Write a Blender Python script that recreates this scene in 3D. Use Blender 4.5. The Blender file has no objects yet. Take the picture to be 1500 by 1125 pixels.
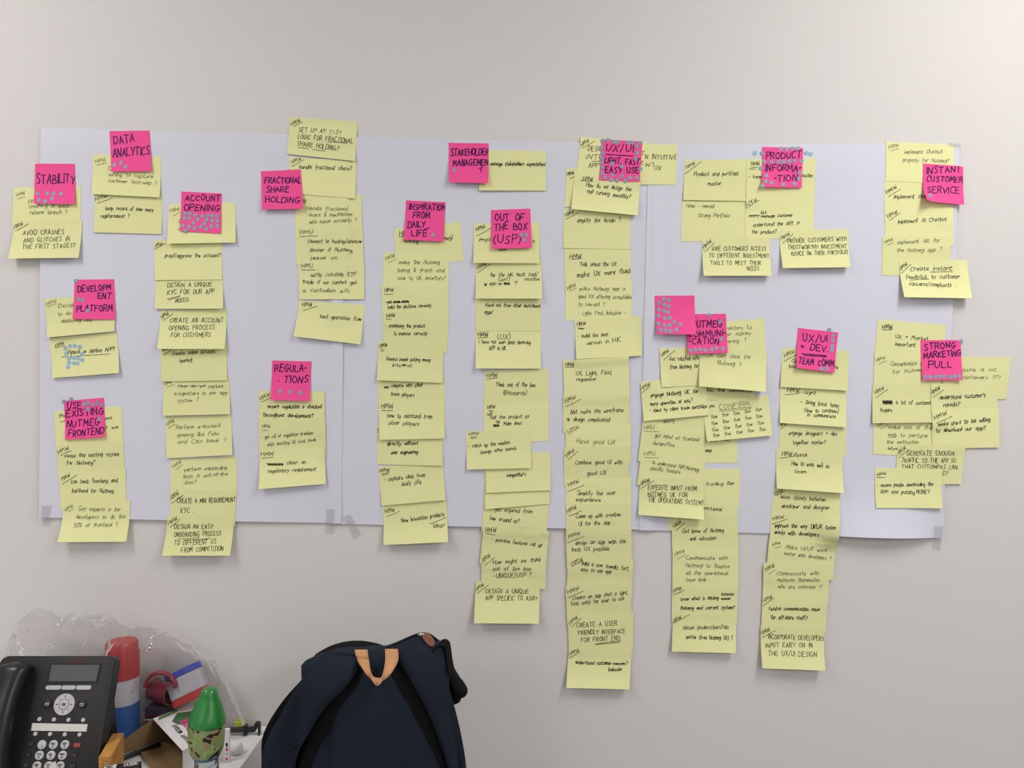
import bpy, bmesh, math, random
import numpy as np
from mathutils import Vector, Matrix, noise

sc = bpy.context.scene
COL = sc.collection
R = math.radians

# ------------------------------------------------------------------ camera
FPX, DIST, EYE = 1127.0, 1.48, 1.385          # focal length (px of 1500), distance to the wall, eye height
cd = bpy.data.cameras.new('camera')
cd.sensor_width = 36.0
cd.lens = 36.0 * FPX / 1500.0
cd.clip_start = 0.05
cam = bpy.data.objects.new('camera', cd)
cam.location = (0, -DIST, EYE)
cam.rotation_euler = (R(90), 0, 0)
COL.objects.link(cam)
sc.camera = cam

# ------------------------------------------------------------------ light
w = bpy.data.worlds.new('room_ambient')
w.use_nodes = True
w.node_tree.nodes['Background'].inputs[0].default_value = (0.95, 0.97, 1.0, 1)
w.node_tree.nodes['Background'].inputs[1].default_value = 0.08
sc.world = w

def ceiling_light(x, y, sx, sy, power, colour):
    ld = bpy.data.lights.new('ceiling_panel_light', 'AREA')
    ld.shape = 'RECTANGLE'
    ld.size, ld.size_y = sx, sy
    ld.energy = power
    ld.color = colour
    o = bpy.data.objects.new('ceiling_panel_light', ld)
    o.location = (x, y, 2.66)
    COL.objects.link(o)
ceiling_light(-1.36, -1.0, 0.4, 0.9, 16.5, (1.0, 0.965, 0.945))
ceiling_light(1.14, -1.02, 0.4, 0.9, 22.5, (1.0, 0.97, 0.95))
ceiling_light(-1.9, -3.4, 0.6, 1.0, 15, (1.0, 0.985, 0.98))
ceiling_light(2.0, -3.4, 0.6, 1.0, 31, (1.0, 0.985, 0.98))

sc.view_settings.view_transform = 'Standard'
sc.view_settings.look = 'None'
sc.view_settings.gamma = 1.0
sc.view_settings.use_curve_mapping = False
sc.view_settings.exposure = 0.10
sc.cycles.transparent_max_bounces = 48      # many layers of crumpled film

# ------------------------------------------------------------------ materials
def mat(name, col, rough=0.6, spec=0.4, metal=0.0, noise_amt=0.0, noise_scale=40.0, bump=0.0, bump_scale=200.0,
        vary=0.0, coat=0.0, alpha=None):
    m = bpy.data.materials.new(name)
    m.use_nodes = True
    nt = m.node_tree
    b = nt.nodes['Principled BSDF']
    b.inputs['Roughness'].default_value = rough
    b.inputs['Specular IOR Level'].default_value = spec
    b.inputs['Metallic'].default_value = metal
    b.inputs['Coat Weight'].default_value = coat
    tc = nt.nodes.new('ShaderNodeTexCoord')
    src = None
    rgb = nt.nodes.new('ShaderNodeRGB')
    rgb.outputs[0].default_value = (*col, 1)
    src = rgb.outputs[0]
    if noise_amt:
        n = nt.nodes.new('ShaderNodeTexNoise')
        n.inputs['Scale'].default_value = noise_scale
        n.inputs['Detail'].default_value = 4
        nt.links.new(tc.outputs['Object'], n.inputs['Vector'])
        mr = nt.nodes.new('ShaderNodeMapRange')
        mr.inputs[3].default_value = 1 - noise_amt
        mr.inputs[4].default_value = 1 + noise_amt
        nt.links.new(n.outputs['Fac'], mr.inputs[0])
        hs = nt.nodes.new('ShaderNodeHueSaturation')
        nt.links.new(src, hs.inputs['Color'])
        nt.links.new(mr.outputs[0], hs.inputs['Value'])
        src = hs.outputs[0]
    if vary:
        oi = nt.nodes.new('ShaderNodeObjectInfo')
        mr = nt.nodes.new('ShaderNodeMapRange')
        mr.inputs[3].default_value = 1 - vary
        mr.inputs[4].default_value = 1 + vary
        nt.links.new(oi.outputs['Random'], mr.inputs[0])
        hs = nt.nodes.new('ShaderNodeHueSaturation')
        nt.links.new(src, hs.inputs['Color'])
        nt.links.new(mr.outputs[0], hs.inputs['Value'])
        src = hs.outputs[0]
    nt.links.new(src, b.inputs['Base Color'])
    if bump:
        n = nt.nodes.new('ShaderNodeTexNoise')
        n.inputs['Scale'].default_value = bump_scale
        n.inputs['Detail'].default_value = 3
        nt.links.new(tc.outputs['Object'], n.inputs['Vector'])
        bp = nt.nodes.new('ShaderNodeBump')
        bp.inputs['Strength'].default_value = bump
        bp.inputs['Distance'].default_value = 0.002
        nt.links.new(n.outputs['Fac'], bp.inputs['Height'])
        nt.links.new(bp.outputs[0], b.inputs['Normal'])
    if alpha is not None:
        b.inputs['Alpha'].default_value = alpha
    return m

M = {
    'wall': mat('wall_paint', (0.735, 0.715, 0.70), 0.75, 0.25, noise_amt=0.012, noise_scale=3, bump=0.05, bump_scale=350),
    'floor': mat('grey_carpet', (0.16, 0.165, 0.175), 0.95, 0.1, noise_amt=0.2, noise_scale=300),
    'ceiling': mat('ceiling_tile', (0.8, 0.8, 0.79), 0.9, 0.1, noise_amt=0.03),
    'sheet': mat('flipchart_paper', (0.72, 0.732, 0.82), 0.7, 0.25, noise_amt=0.012, noise_scale=9),
    'yellow': mat('canary_note_paper', (0.835, 0.838, 0.42), 0.75, 0.2, noise_amt=0.015, noise_scale=30, vary=0.035),
    'pink': mat('hot_pink_note_paper', (0.97, 0.098, 0.34), 0.75, 0.2, noise_amt=0.015, noise_scale=30, vary=0.02),
    'ink': mat('black_marker_ink', (0.018, 0.018, 0.012), 0.6, 0.2),
    'pen': mat('ballpoint_ink', (0.075, 0.075, 0.035), 0.6, 0.2),
    'marker': mat('purple_black_marker_ink', (0.075, 0.011, 0.10), 0.6, 0.2),
    'dot': mat('grey_blue_sticker', (0.27, 0.37, 0.47), 0.5, 0.4, vary=0.03),
    'dot_bright': mat('pale_blue_sticker', (0.33, 0.51, 0.68), 0.5, 0.4),
}

# ------------------------------------------------------------------ object helpers
def link(name, me, parent=None, loc=None):
    o = bpy.data.objects.new(name, me)
    COL.objects.link(o)
    if parent is not None:
        o.parent = parent
    if loc is not None:
        o.location = loc
    return o

def tag(o, label=None, cat=None, group=None, kind=None):
    if label: o['label'] = label
    if cat: o['category'] = cat
    if group: o['group'] = group
    if kind: o['kind'] = kind
    return o

def mesh(name, verts, faces, material, smooth=False):
    me = bpy.data.meshes.new(name)
    me.from_pydata([tuple(v) for v in verts], [], faces)
    me.materials.append(material)
    if smooth:
        me.polygons.foreach_set('use_smooth', [True] * len(me.polygons))
    me.update()
    return me

def from_bm(name, bm, material, smooth=False, angle=None):
    bmesh.ops.recalc_face_normals(bm, faces=bm.faces[:])
    me = bpy.data.meshes.new(name)
    bm.to_mesh(me)
    bm.free()
    me.materials.append(material)
    if smooth:
        me.polygons.foreach_set('use_smooth', [True] * len(me.polygons))
        if angle is not None:
            me.set_sharp_from_angle(angle=R(angle))
    return me

def bm_box(bm, lo, hi, bevel=0.0, seg=2, mtx=None):
    r = bmesh.ops.create_cube(bm, size=1.0)
    vs = r['verts']
    for v in vs:
        v.co = Vector([(lo[i] + hi[i]) / 2 + v.co[i] * (hi[i] - lo[i]) for i in range(3)])
    if bevel:
        es = list({e for v in vs for e in v.link_edges})
        r = bmesh.ops.bevel(bm, geom=es, offset=bevel, segments=seg, affect='EDGES', profile=0.5)
        vs = list({v for f in r['faces'] for v in f.verts} | {v for v in vs if v.is_valid})
    if mtx is not None:
        for v in vs: v.co = mtx @ v.co
    return vs

# ------------------------------------------------------------------ the room
def structure(name, lo, hi, material):
    bm = bmesh.new()
    bm_box(bm, lo, hi)
    o = link(name, from_bm(name, bm, material))
    return tag(o, kind='structure')

structure('wall_back', (-2.6, 0.0, 0.0), (2.6, 0.12, 2.70), M['wall'])
structure('floor', (-2.6, -4.2, -0.1), (2.6, 0.12, 0.0), M['floor'])
structure('ceiling', (-2.6, -4.2, 2.70), (2.6, 0.12, 2.8), M['ceiling'])
structure('wall_left', (-2.72, -4.2, 0.0), (-2.6, 0.12, 2.70), M['wall'])
structure('wall_right', (2.6, -4.2, 0.0), (2.72, 0.12, 2.70), M['wall'])
structure('wall_front', (-2.72, -4.32, 0.0), (2.72, -4.2, 2.70), M['wall'])
structure('baseboard_back', (-2.6, -0.012, 0.0), (2.6, 0.0, 0.09), mat('baseboard_paint', (0.35, 0.35, 0.36), 0.5))

# ------------------------------------------------------------------ the wall plane in pixels of the photograph
# one wall unit = 1.313 mm: everything stuck on the wall is laid out on the wall itself in these units
K = DIST / FPX
def WX(px): return (px - 750.0) * K
def WZ(py): return EYE - (py - 562.5) * K
PADPX = 40
HM = np.zeros((1125 + 2 * PADPX, 1500 + 2 * PADPX))     # how far the topmost paper stands off the wall

def hm_window(px, py, r):
    x, y = int(round(px)) + PADPX, int(round(py)) + PADPX
    a = HM[max(y - r, 0):y + r + 1, max(x - r, 0):x + r + 1]
    return a.max() if a.size else 0.0

class Leaf:
    """a piece of paper laid on the wall over whatever is already there"""
    def __init__(self, quad, nx, ny, profile, gap=0.0004, reach=None):
        self.q = [np.array(p, float) for p in quad]     # TL, TR, BL, BR
        self.nx, self.ny = nx, ny
        w = np.linalg.norm(self.q[1] - self.q[0]) / nx
        h = np.linalg.norm(self.q[2] - self.q[0]) / ny
        r = reach if reach is not None else int(math.ceil(max(w, h)))
        H = np.zeros((ny + 1, nx + 1))
        U = np.zeros_like(H)
        for j in range(ny + 1):
            for i in range(nx + 1):
                u, v = i / nx, j / ny
                p = self.at(u, v)
                U[j, i] = hm_window(p[0], p[1], r) + gap
                H[j, i] = profile(u, v)
        base = U[:2].mean()
        H = np.maximum(H + base * 0.55, U)
        for _ in range(2):
            S = H.copy()
            S[1:-1] = (H[:-2] + 2 * H[1:-1] + H[2:]) / 4
            H = np.maximum(S, U)
        self.H = H
    def at(self, u, v):
        a = self.q[0] * (1 - u) + self.q[1] * u
        b = self.q[2] * (1 - u) + self.q[3] * u
        return a * (1 - v) + b * v
    def height(self, u, v):
        x = min(max(u, 0), 1) * self.nx
        y = min(max(v, 0), 1) * self.ny
        i, j = min(int(x), self.nx - 1), min(int(y), self.ny - 1)
        fx, fy = x - i, y - j
        H = self.H
        if fy >= fx:
            return H[j, i] + fy * (H[j + 1, i] - H[j, i]) + fx * (H[j + 1, i + 1] - H[j + 1, i])
        return H[j, i] + fx * (H[j, i + 1] - H[j, i]) + fy * (H[j + 1, i + 1] - H[j, i + 1])
    def uv(self, px, py):
        """inverse of at() by a few Newton steps"""
        u = v = 0.5
        p = np.array((px, py), float)
        for _ in range(6):
            e = p - self.at(u, v)
            du = (self.q[1] - self.q[0]) * (1 - v) + (self.q[3] - self.q[2]) * v
            dv = (self.q[2] - self.q[0]) * (1 - u) + (self.q[3] - self.q[1]) * u
            det = du[0] * dv[1] - du[1] * dv[0]
            u += (e[0] * dv[1] - e[1] * dv[0]) / det
            v += (du[0] * e[1] - du[1] * e[0]) / det
        return u, v
    def stamp(self):
        n = int(np.linalg.norm(self.q[1] - self.q[0]) * 1.6) + 4
        m = int(np.linalg.norm(self.q[2] - self.q[0]) * 1.6) + 4
        us, vs = np.meshgrid(np.linspace(0, 1, n), np.linspace(0, 1, m))
        P = (self.q[0] * (1 - us)[..., None] + self.q[1] * us[..., None]) * (1 - vs)[..., None] \
            + (self.q[2] * (1 - us)[..., None] + self.q[3] * us[..., None]) * vs[..., None]
        x = us * self.nx; y = vs * self.ny
        i = np.minimum(x.astype(int), self.nx - 1); j = np.minimum(y.astype(int), self.ny - 1)
        fx, fy = x - i, y - j
        H = self.H
        h = (H[j, i] * (1 - fx) + H[j, i + 1] * fx) * (1 - fy) + (H[j + 1, i] * (1 - fx) + H[j + 1, i + 1] * fx) * fy
        X = np.clip(np.round(P[..., 0]).astype(int) + PADPX, 0, HM.shape[1] - 1)
        Y = np.clip(np.round(P[..., 1]).astype(int) + PADPX, 0, HM.shape[0] - 1)
        np.maximum.at(HM, (Y, X), h)
    def origin(self):
        p = self.at(0.5, 0.0)
        return Vector((WX(p[0]), -self.height(0.5, 0.0), WZ(p[1])))
    def build(self, name, material, thick=0.00018):
        o0 = self.origin()
        nx, ny = self.nx, self.ny
        V, F = [], []
        for layer in (0.0, thick):
            for j in range(ny + 1):
                for i in range(nx + 1):
                    p = self.at(i / nx, j / ny)
                    V.append(Vector((WX(p[0]), -self.H[j, i] + layer, WZ(p[1]))) - o0)
        n = (nx + 1) * (ny + 1)
        def k(i, j, l): return l * n + j * (nx + 1) + i
        for j in range(ny):
            for i in range(nx):
                F.append((k(i, j, 0), k(i, j + 1, 0), k(i + 1, j + 1, 0)))
                F.append((k(i, j, 0), k(i + 1, j + 1, 0), k(i + 1, j, 0)))
                F.append((k(i, j, 1), k(i + 1, j, 1), k(i + 1, j + 1, 1), k(i, j + 1, 1)))
        ring = [(i, 0) for i in range(nx)] + [(nx, j) for j in range(ny)] + [(i, ny) for i in range(nx, 0, -1)] + [(0, j) for j in range(ny, 0, -1)]
        s = len(V)
        for (i, j) in ring:
            V.append(V[k(i, j, 0)]); V.append(V[k(i, j, 1)])
        m = len(ring)
        for a in range(m):
            b = (a + 1) % m
            F.append((s + 2 * a, s + 2 * b, s + 2 * b + 1, s + 2 * a + 1))
        me = mesh(name, V, F, material, smooth=True)
        self.obj = link(name, me, loc=o0)
        return self.obj
    def point(self, px, py, lift, clamp=True):
        u, v = self.uv(px, py)
        if clamp:
            u2, v2 = min(max(u, .004), .996), min(max(v, .006), .994)
            if u2 != u or v2 != v:
                u, v = u2, v2
                px, py = self.at(u, v)
        return Vector((WX(px), -self.height(u, v) - lift, WZ(py))) - self.o0

# ------------------------------------------------------------------ hand lettering: single-stroke letters drawn as pen strokes
GLYPH = {
'A': "0 0 3.5 10 7 0/1.3 3.6 5.8 3.6", 'B': "0 0 .3 10/~.3 10 4.5 9.6 4.6 6.2 .4 5.3/~.4 5.3 6 4.6 5.8 .8 0 0",
'C': "~6.5 8.6 4 10.2 .8 7.5 .3 3.5 2.8 0 6.6 1.3", 'D': "0 0 .3 10/~.2 10 5 9.3 7 5.2 5 .8 0 0",
'E': "6 10 .2 10 0 0 6.2 0/.2 5.2 5 5.4", 'F': "6.2 10 .2 10 0 0/.2 5.2 4.8 5.4",
'G': "~6.5 8.6 4 10.2 .8 7.5 .3 3.5 2.8 0 6 .8 6.6 4/3.6 4.2 7.8 4.4", 'H': "0 0 .2 10/6.4 0 6.4 10/.2 5 6.4 5.2",
'I': ".4 0 .4 10", 'J': "~4 10 4.2 3 2.6 0 .2 1.2", 'K': "0 0 .2 10/6 10 .3 4.6 6.4 0", 'L': ".2 10 0 0 5.6 .2",
'M': "0 0 .8 10 4 3.2 7.2 10 8 0", 'N': "0 0 .4 10 6 0 6.6 10", 'O': "~3.4 10 .4 7 .4 3 3.4 0 6.6 3 6.6 7 3.4 10 2.6 9.8",
'P': "0 0 .3 10/~.3 10 5.5 9.6 5.4 5.6 .3 4.6", 'Q': "~3.4 10 .4 7 .4 3 3.4 0 6.6 3 6.6 7 3.4 10/4 3 7.4 -1",
'R': "0 0 .3 10/~.3 10 5.5 9.6 5.2 5.8 .3 5/2.6 5 6.6 0", 'S': "~6 8.8 3.4 10.2 .9 8 2.6 5.4 5.4 3.6 4.6 .4 .2 .8",
'T': "0 10 7 10/3.4 10 3.3 0", 'U': "~.2 10 .3 3 2.8 0 5.8 2 6.4 10", 'V': "0 10 3.4 0 6.8 10", 'W': "0 10 2.2 0 4.6 7 7 0 9.2 10",
'X': "0 0 6.6 10/.4 10 6.4 0", 'Y': "0 10 3.4 5/6.8 10 2.6 0", 'Z': "0 10 6.4 10 .2 0 6.6 0",
'a': "~5 5.4 2.4 6.2 .3 3.4 1.4 .2 3.8 1 5 5.2/~5 5.8 4.9 1.6 6.2 .2", 'b': ".3 10 .2 .3/~.3 3.6 2.6 6 5 4 3.8 .4 .3 .8",
'c': "~4.8 5 2.4 6.1 .4 3.4 1.6 .2 4.8 .9", 'd': "~4.6 5 2 6.1 .3 3.2 1.6 .1 4 1 4.8 5/4.9 10 4.9 .2",
'e': "~.6 3 4.6 3.6 3.6 6 1.2 5.4 .5 2.4 2 .1 5 1", 'f': "~4.4 9.4 2.8 10 1.9 7.5 1.7 -1/.2 5.6 4 5.9",
'g': "~4.8 5.2 2.2 6.1 .3 3.4 1.6 .6 4 1.6 4.8 5.4/~4.9 6 4.8 -1.5 2.6 -3.8 .2 -2.6", 'h': ".3 10 .2 0/~.3 3.6 2.8 6 4.6 4.4 4.8 0",
'i': ".4 6 .3 0/.5 8.2 .8 8.9", 'j': "~2 6 1.9 -2 .2 -3.4/2.1 8.2 2.4 8.9", 'k': ".3 10 .2 0/4.2 6 .4 2.8 4.6 0", 'l': "~.3 10 .2 1 1.4 .1",
'm': "0 0 .2 6/~.2 3.8 2.2 6 3.4 4.4 3.4 0/~3.4 3.8 5.4 6 6.6 4.4 6.8 0", 'n': "0 0 .2 6/~.2 3.8 2.6 6 4.4 4.4 4.6 0",
'o': "~2.4 6 .3 4.2 .6 .8 2.6 0 4.6 2 4.4 5 2.4 6", 'p': ".3 6 .1 -3.8/~.3 4 2.6 6.2 4.8 4 3.6 .4 .3 1",
'q': "~4.8 5.2 2.2 6.1 .3 3.4 1.6 .4 4 1.4 4.8 5.4/4.9 6 4.8 -3.8", 'r': "0 0 .2 6/~.2 3.6 1.8 5.8 3.6 5.6",
's': "~3.8 5.4 1.8 6.1 .6 4.6 3.2 2.4 2.6 .2 .1 .6", 't': "~1.6 9 1.5 1.4 2.6 .1 3.8 .8/0 6.2 3.4 6.4",
'u': "~.2 6 .4 1.4 2 .1 4.2 2 4.6 6/~4.6 6 4.5 1.2 5.4 .1", 'v': "0 6 2.2 0 4.6 6", 'w': "0 6 1.6 0 3.2 4.6 4.8 0 6.4 6",
'x': "0 0 4.4 6/.2 6 4.4 0", 'y': "0 6 2.4 .6/4.8 6 .6 -3.8", 'z': "0 6 4.2 6 .2 0 4.4 0",
'0': "~2.6 10 .3 7 .3 3 2.6 0 5 3 5 7 2.6 10", '1': "1 8 2.4 10 2.4 0", '2': "~.4 8 3 10 5.2 7.4 2.4 3 0 0/0 0 5.6 .2",
'3': "~.4 9 3.4 10 4.4 7.4 2 5.4 5 3.4 3.6 .2 0 .6", '4': "4 10 0 3.4 5.6 3.4/4 6 4 0", '5': "5 10 .8 10 .6 5.8/~.6 5.8 4.4 6 4.8 2 2.6 0 0 .8",
'6': "~4.6 9.6 1.4 7 .3 3 2.4 0 5 2.4 3 5.4 .4 3", '7': "0 10 5.4 10 1.8 0", '8': "~2.8 5.4 .6 7.6 2.6 10 4.8 7.8 .4 2.6 2.6 0 5.2 2.4 2.8 5.4",
'9': "~4.8 7.6 2.4 10 .4 7.4 2.4 5 4.8 7.4 4 0", '#': "1 0 2 10/4 0 5 10/0 3.4 6 3.4/0 6.8 6 6.8", '*': "2.5 2 2.5 8/0 3.4 5 6.6/0 6.6 5 3.4",
'?': "~.2 8 2.6 10 4.8 8 2.6 4.8 2.4 3/2.2 .2 2.6 .8", '!': "1 10 .8 3/.6 .2 .9 .8", '.': "0 0 .6 .5", ',': "~.6 .8 .4 -1.4 0 -1.8",
'-': "0 4.2 3.2 4.4", '_': "0 4.2 7 4.4", '/': "0 -1 4.2 10.6", '(': "~2.4 11 .4 7.4 .4 2.6 2.6 -1.4", ')': "~.2 11 2.2 7.4 2.2 2.6 0 -1.4",
'+': "0 5 5 5/2.5 2.4 2.5 7.6", '&': "~5 0 1 7 2.4 10 4 7.6 .4 2.4 2 0 5 3.4", "'": ".4 10 .2 7.6", '%': "0 0 6 10/~1 10 .2 8.6 1.2 7.6 2 9 1 10/~5 2.4 4.2 1.2 5.2 0 6 1.4 5 2.4",
'^': "0 4 3 8 6 4",
}
_parsed = {}
def strokes(ch):
    if ch in _parsed: return _parsed[ch]
    out = []
    for s in GLYPH[ch].split('/'):
        sm = s.startswith('~')
        v = [float(t) for t in s.lstrip('~').split()]
        out.append((sm, [(v[i], v[i + 1]) for i in range(0, len(v), 2)]))
    adv = max(p[0] for _, ps in out for p in ps)
    _parsed[ch] = (out, adv)
    return _parsed[ch]

def catmull(ps, n=3):
    if len(ps) < 3: return list(ps)
    out = []
    P = [ps[0]] + list(ps) + [ps[-1]]
    for i in range(1, len(P) - 2):
        a, b, c, d = P[i - 1:i + 3]
        for k in range(n):
            t = k / n
            out.append(tuple(0.5 * (2 * b[q] + (c[q] - a[q]) * t + (2 * a[q] - 5 * b[q] + 4 * c[q] - d[q]) * t * t
                                    + (3 * b[q] - a[q] - 3 * c[q] + d[q]) * t ** 3) for q in (0, 1)))
    out.append(ps[-1])
    return out

def lay_text(text, x0, y0, x1, y1, h, rng, gap=2.0, jit=0.45, slant=0.08):
    """strokes of a line of text, as polylines in wall units (y down)"""
    pos, x = [], 0.0
    for ch in text:
        if ch == ' ':
            x += 8.5; continue
        st, adv = strokes(ch)
        pos.append((x, st)); x += adv + gap
    total = max(x - gap, 1.0)
    L = math.hypot(x1 - x0, y1 - y0)
    sx, sy = L / total, h / 10.0
    dx, dy = (x1 - x0) / L, (y1 - y0) / L
    out = []
    for gx, st in pos:
        oy, rot, scl = rng.gauss(0, jit * .9), rng.gauss(0, .05), 1 + rng.gauss(0, .07)
        for sm, ps in st:
            q = []
            for (a, b) in ps:
                a2 = a + rng.gauss(0, jit * .6); b2 = b * scl + oy + rng.gauss(0, jit * .6)
                a2 += b2 * (slant + rot)
                q.append((a2, b2))
            if sm: q = catmull(q)
            out.append([(x0 + (gx + a) * sx * dx + b * sy * dy, y0 + (gx + a) * sx * dy - b * sy * dx) for a, b in q])
    return out

def ribbon(V, F, poly, width, place, rng, maxstep=3.0):
    # a pen stroke: pieces between sharp turns are separate strips that overlap at the turn
    cuts = [0]
    for i in range(1, len(poly) - 1):
        ax, ay = poly[i][0] - poly[i - 1][0], poly[i][1] - poly[i - 1][1]
        bx, by = poly[i + 1][0] - poly[i][0], poly[i + 1][1] - poly[i][1]
        la, lb = math.hypot(ax, ay), math.hypot(bx, by)
        if la > 1e-9 and lb > 1e-9 and (ax * bx + ay * by) / (la * lb) < 0.6: cuts.append(i)
    cuts.append(len(poly) - 1)
    for c in range(len(cuts) - 1):
        _strip(V, F, poly[cuts[c]:cuts[c + 1] + 1], width, place, maxstep)

def _strip(V, F, poly, width, place, maxstep):
    pts = [poly[0]]
    for p in poly[1:]:
        d = math.hypot(p[0] - pts[-1][0], p[1] - pts[-1][1])
        n = max(1, int(d / maxstep))
        a = pts[-1]
        for k in range(1, n + 1):
            pts.append((a[0] + (p[0] - a[0]) * k / n, a[1] + (p[1] - a[1]) * k / n))
    s = len(V)
    n = len(pts)
    for i, p in enumerate(pts):
        a, b = pts[max(i - 1, 0)], pts[min(i + 1, n - 1)]
        tx, ty = b[0] - a[0], b[1] - a[1]
        l = math.hypot(tx, ty) or 1.0
        tx, ty = tx / l, ty / l
        e = width * .35 if i == 0 else (-width * .35 if i == n - 1 else 0)
        w = width * .5 * (1 + .12 * math.sin(i * 1.7 + s))
        px, py = p[0] - tx * e, p[1] - ty * e
        V.append(place(px - ty * w, py + tx * w)); V.append(place(px + ty * w, py - tx * w))
    for i in range(n - 1):
        F.append((s + 2 * i, s + 2 * i + 1, s + 2 * i + 3, s + 2 * i + 2))

def write_on(leaf, parent, spec, rng, material, width, lift=0.0002):
    """spec: 'x0 y0 x1 y1 h text' separated by ';'. text '_' = a ruled stroke, '#' = a scribbled-out block, '=' = wavy strike-out"""
    V, F = [], []
    place = lambda px, py: leaf.point(px, py, lift)
    for item in spec.split(';'):
        item = item.strip()
        if not item: continue
        t = item.split(None, 5)
        x0, y0, x1, y1, h = [float(q) for q in t[:5]]
        text = t[5]
        wd = width
        if text[0] == '@':                      # a heavier pen
            wd *= 1.18; text = text[1:]
        if text == '_':
            mid = ((x0 + x1) / 2 + rng.uniform(-.4, .4), (y0 + y1) / 2 + rng.uniform(-.5, .5))
            ribbon(V, F, catmull([(x0, y0), mid, (x1, y1)], 4), wd, place, rng)
        elif text == '#':
            n = int(max(3, (x1 - x0) / .8))
            z = []
            for i in range(n + 1):
                f = i / n
                z.append((x0 + (x1 - x0) * f, (y0 + (y1 - y0) * f) + (h / 2 if i % 2 else -h / 2) * rng.uniform(.7, 1)))
            ribbon(V, F, z, wd * 1.1, place, rng)
        else:
            caps = sum(c.isupper() for c in text) > .55 * sum(c.isalpha() for c in text)
            wd *= min(1.0, .45 + .55 * h / 6.6)
            for poly in lay_text(text, x0, y0, x1, y1, h if caps else h * .85, rng, gap=2.7 if caps else 1.6, jit=.5 if caps else .62,
                                 slant=.08 if caps else .16):
                ribbon(V, F, poly, wd, place, rng)
    if not F: return None
    return link('handwriting', mesh('handwriting', V, F, material), parent)

def disc_on(leaf, parent, px, py, rng, r=2.9, material=None, name='dot_sticker', lift=0.00045):
    n = 18
    V, F = [leaf.point(px, py, lift, False)], []
    ring = [(px + r * math.cos(2 * math.pi * k / n), py + r * math.sin(2 * math.pi * k / n)) for k in range(n)]
    # a sticker is stiff: it lies in the plane of the paper under its middle
    for (a, b) in ring: V.append(leaf.point(a, b, lift, False))
    for (a, b) in ring: V.append(leaf.point(a, b, lift - .00016, False))
    for k in range(n):
        q = (k + 1) % n
        F.append((0, 1 + q, 1 + k)); F.append((1 + k, 1 + q, 1 + n + q, 1 + n + k))
    return link(name, mesh(name, V, F, material or M['dot']), parent)

# ------------------------------------------------------------------ the flip-chart sheets on the wall
def sheet(name, quad, profile, label):
    lf = Leaf(quad, 36, 44, profile, gap=0.0006, reach=3)
    lf.o0 = lf.origin()
    o = lf.build(name, M['sheet'])
    lf.stamp()
    tag(o, label, 'paper', 'flip-chart sheets on the wall')
    return lf

def sheet_waves(seed, curl, c0=0.0, c1=1.0, amp=0.0020):
    def f(u, v):
        n = noise.noise(Vector((u * 1.6 + seed, v * 5.0, seed)))
        h = 0.0016 + amp * (n + 0.4)
        h += 0.0022 * math.exp(-((v - 0.045) / 0.03) ** 2) * (0.6 + 0.4 * math.sin(u * 7 + seed))   # the roll's memory along the top edge
        h += 0.0024 * (math.exp(-((1 - u) / 0.03) ** 2) + math.exp(-(u / 0.03) ** 2)) * min(1.0, v * 6)
        if curl:
            s = max(0.0, min(1.0, (u - c0) / (c1 - c0)))
            h += curl * max(math.sin(math.pi * s), 0.0) ** 0.7 * max(0.0, (v - 0.86) / 0.14) ** 2
        return max(h, 0.0003)
    return f

sheet('flipchart_sheet', [(484, 200), (957, 212), (488, 767), (947, 775.5)], sheet_waves(3.1, 0.003, 0.05, 0.95),
      'middle of the three white flip-chart sheets, under the stakeholder heading')
sheet('flipchart_sheet', [(62, 187), (506, 199.5), (60, 757.5), (501, 766)], sheet_waves(7.7, 0.003, 0.08, 0.92),
      'left flip-chart sheet, carrying the account opening column')
sheet('flipchart_sheet', [(949.5, 212), (1404, 210.5), (935.5, 776), (1379, 787.5)], sheet_waves(11.3, 0.018, 0.60, 0.97),
      'right flip-chart sheet, its bottom edge curling off the wall')

# ------------------------------------------------------------------ the sticky notes, in the order they went up
# ink: k black marker, g thin ballpoint
NOTES = []
GROUP = ''
def group(name):
    global GROUP
    GROUP = name
def Y(quad, spec, label, ink='k', curl=None):
    NOTES.append(('y', quad, spec, 'yellow sticky note ' + label, ink, curl, None, GROUP))
def P(quad, spec, label, dots='', curl=0.0045):
    NOTES.append(('p', quad, spec, 'pink sticky note ' + label, 'm', curl, dots, 'pink heading notes on the wall'))

group('yellow notes under the stability heading')
Y("20.8 275.6 120 273 19 334", "25.4 289 38 285 6 HMW;27 292 38 288.5 0 _;42.8 297 75 297 7 prevent;43.9 305 101.7 305 7 crashing in best;45 314.5 99.4 313.7 7 release launch ?",
  'half under the STABILITY heading, mostly covered below', 'g')
Y("22.4 322 121.8 323 19.6 380.7 119.7 379", "23.8 336.8 35.8 329.9 7 HMW;25 339 43.4 328.2 0 _;35.8 344.9 95.2 343.7 6.5 AVOID CRASHES;37.7 356.4 104 353.7 6.5 AND GLITCHES IN;37.7 366.4 113.2 363.4 6.5 THE FIRST STAGES?",
  'reading AVOID CRASHES AND GLITCHES IN THE FIRST STAGES', curl=.009)
P("52.5 240.9 111.4 240.9 53.2 299.8 112.8 300.3", "56.6 270.5 111.4 269 13.5 STABILITY", 'reading STABILITY',
  "57.8 284.3,72.3 284.3,81.6 284.8,92.4 285.3,60.8 294.7,70 296.4,79.7 292.2")

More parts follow.
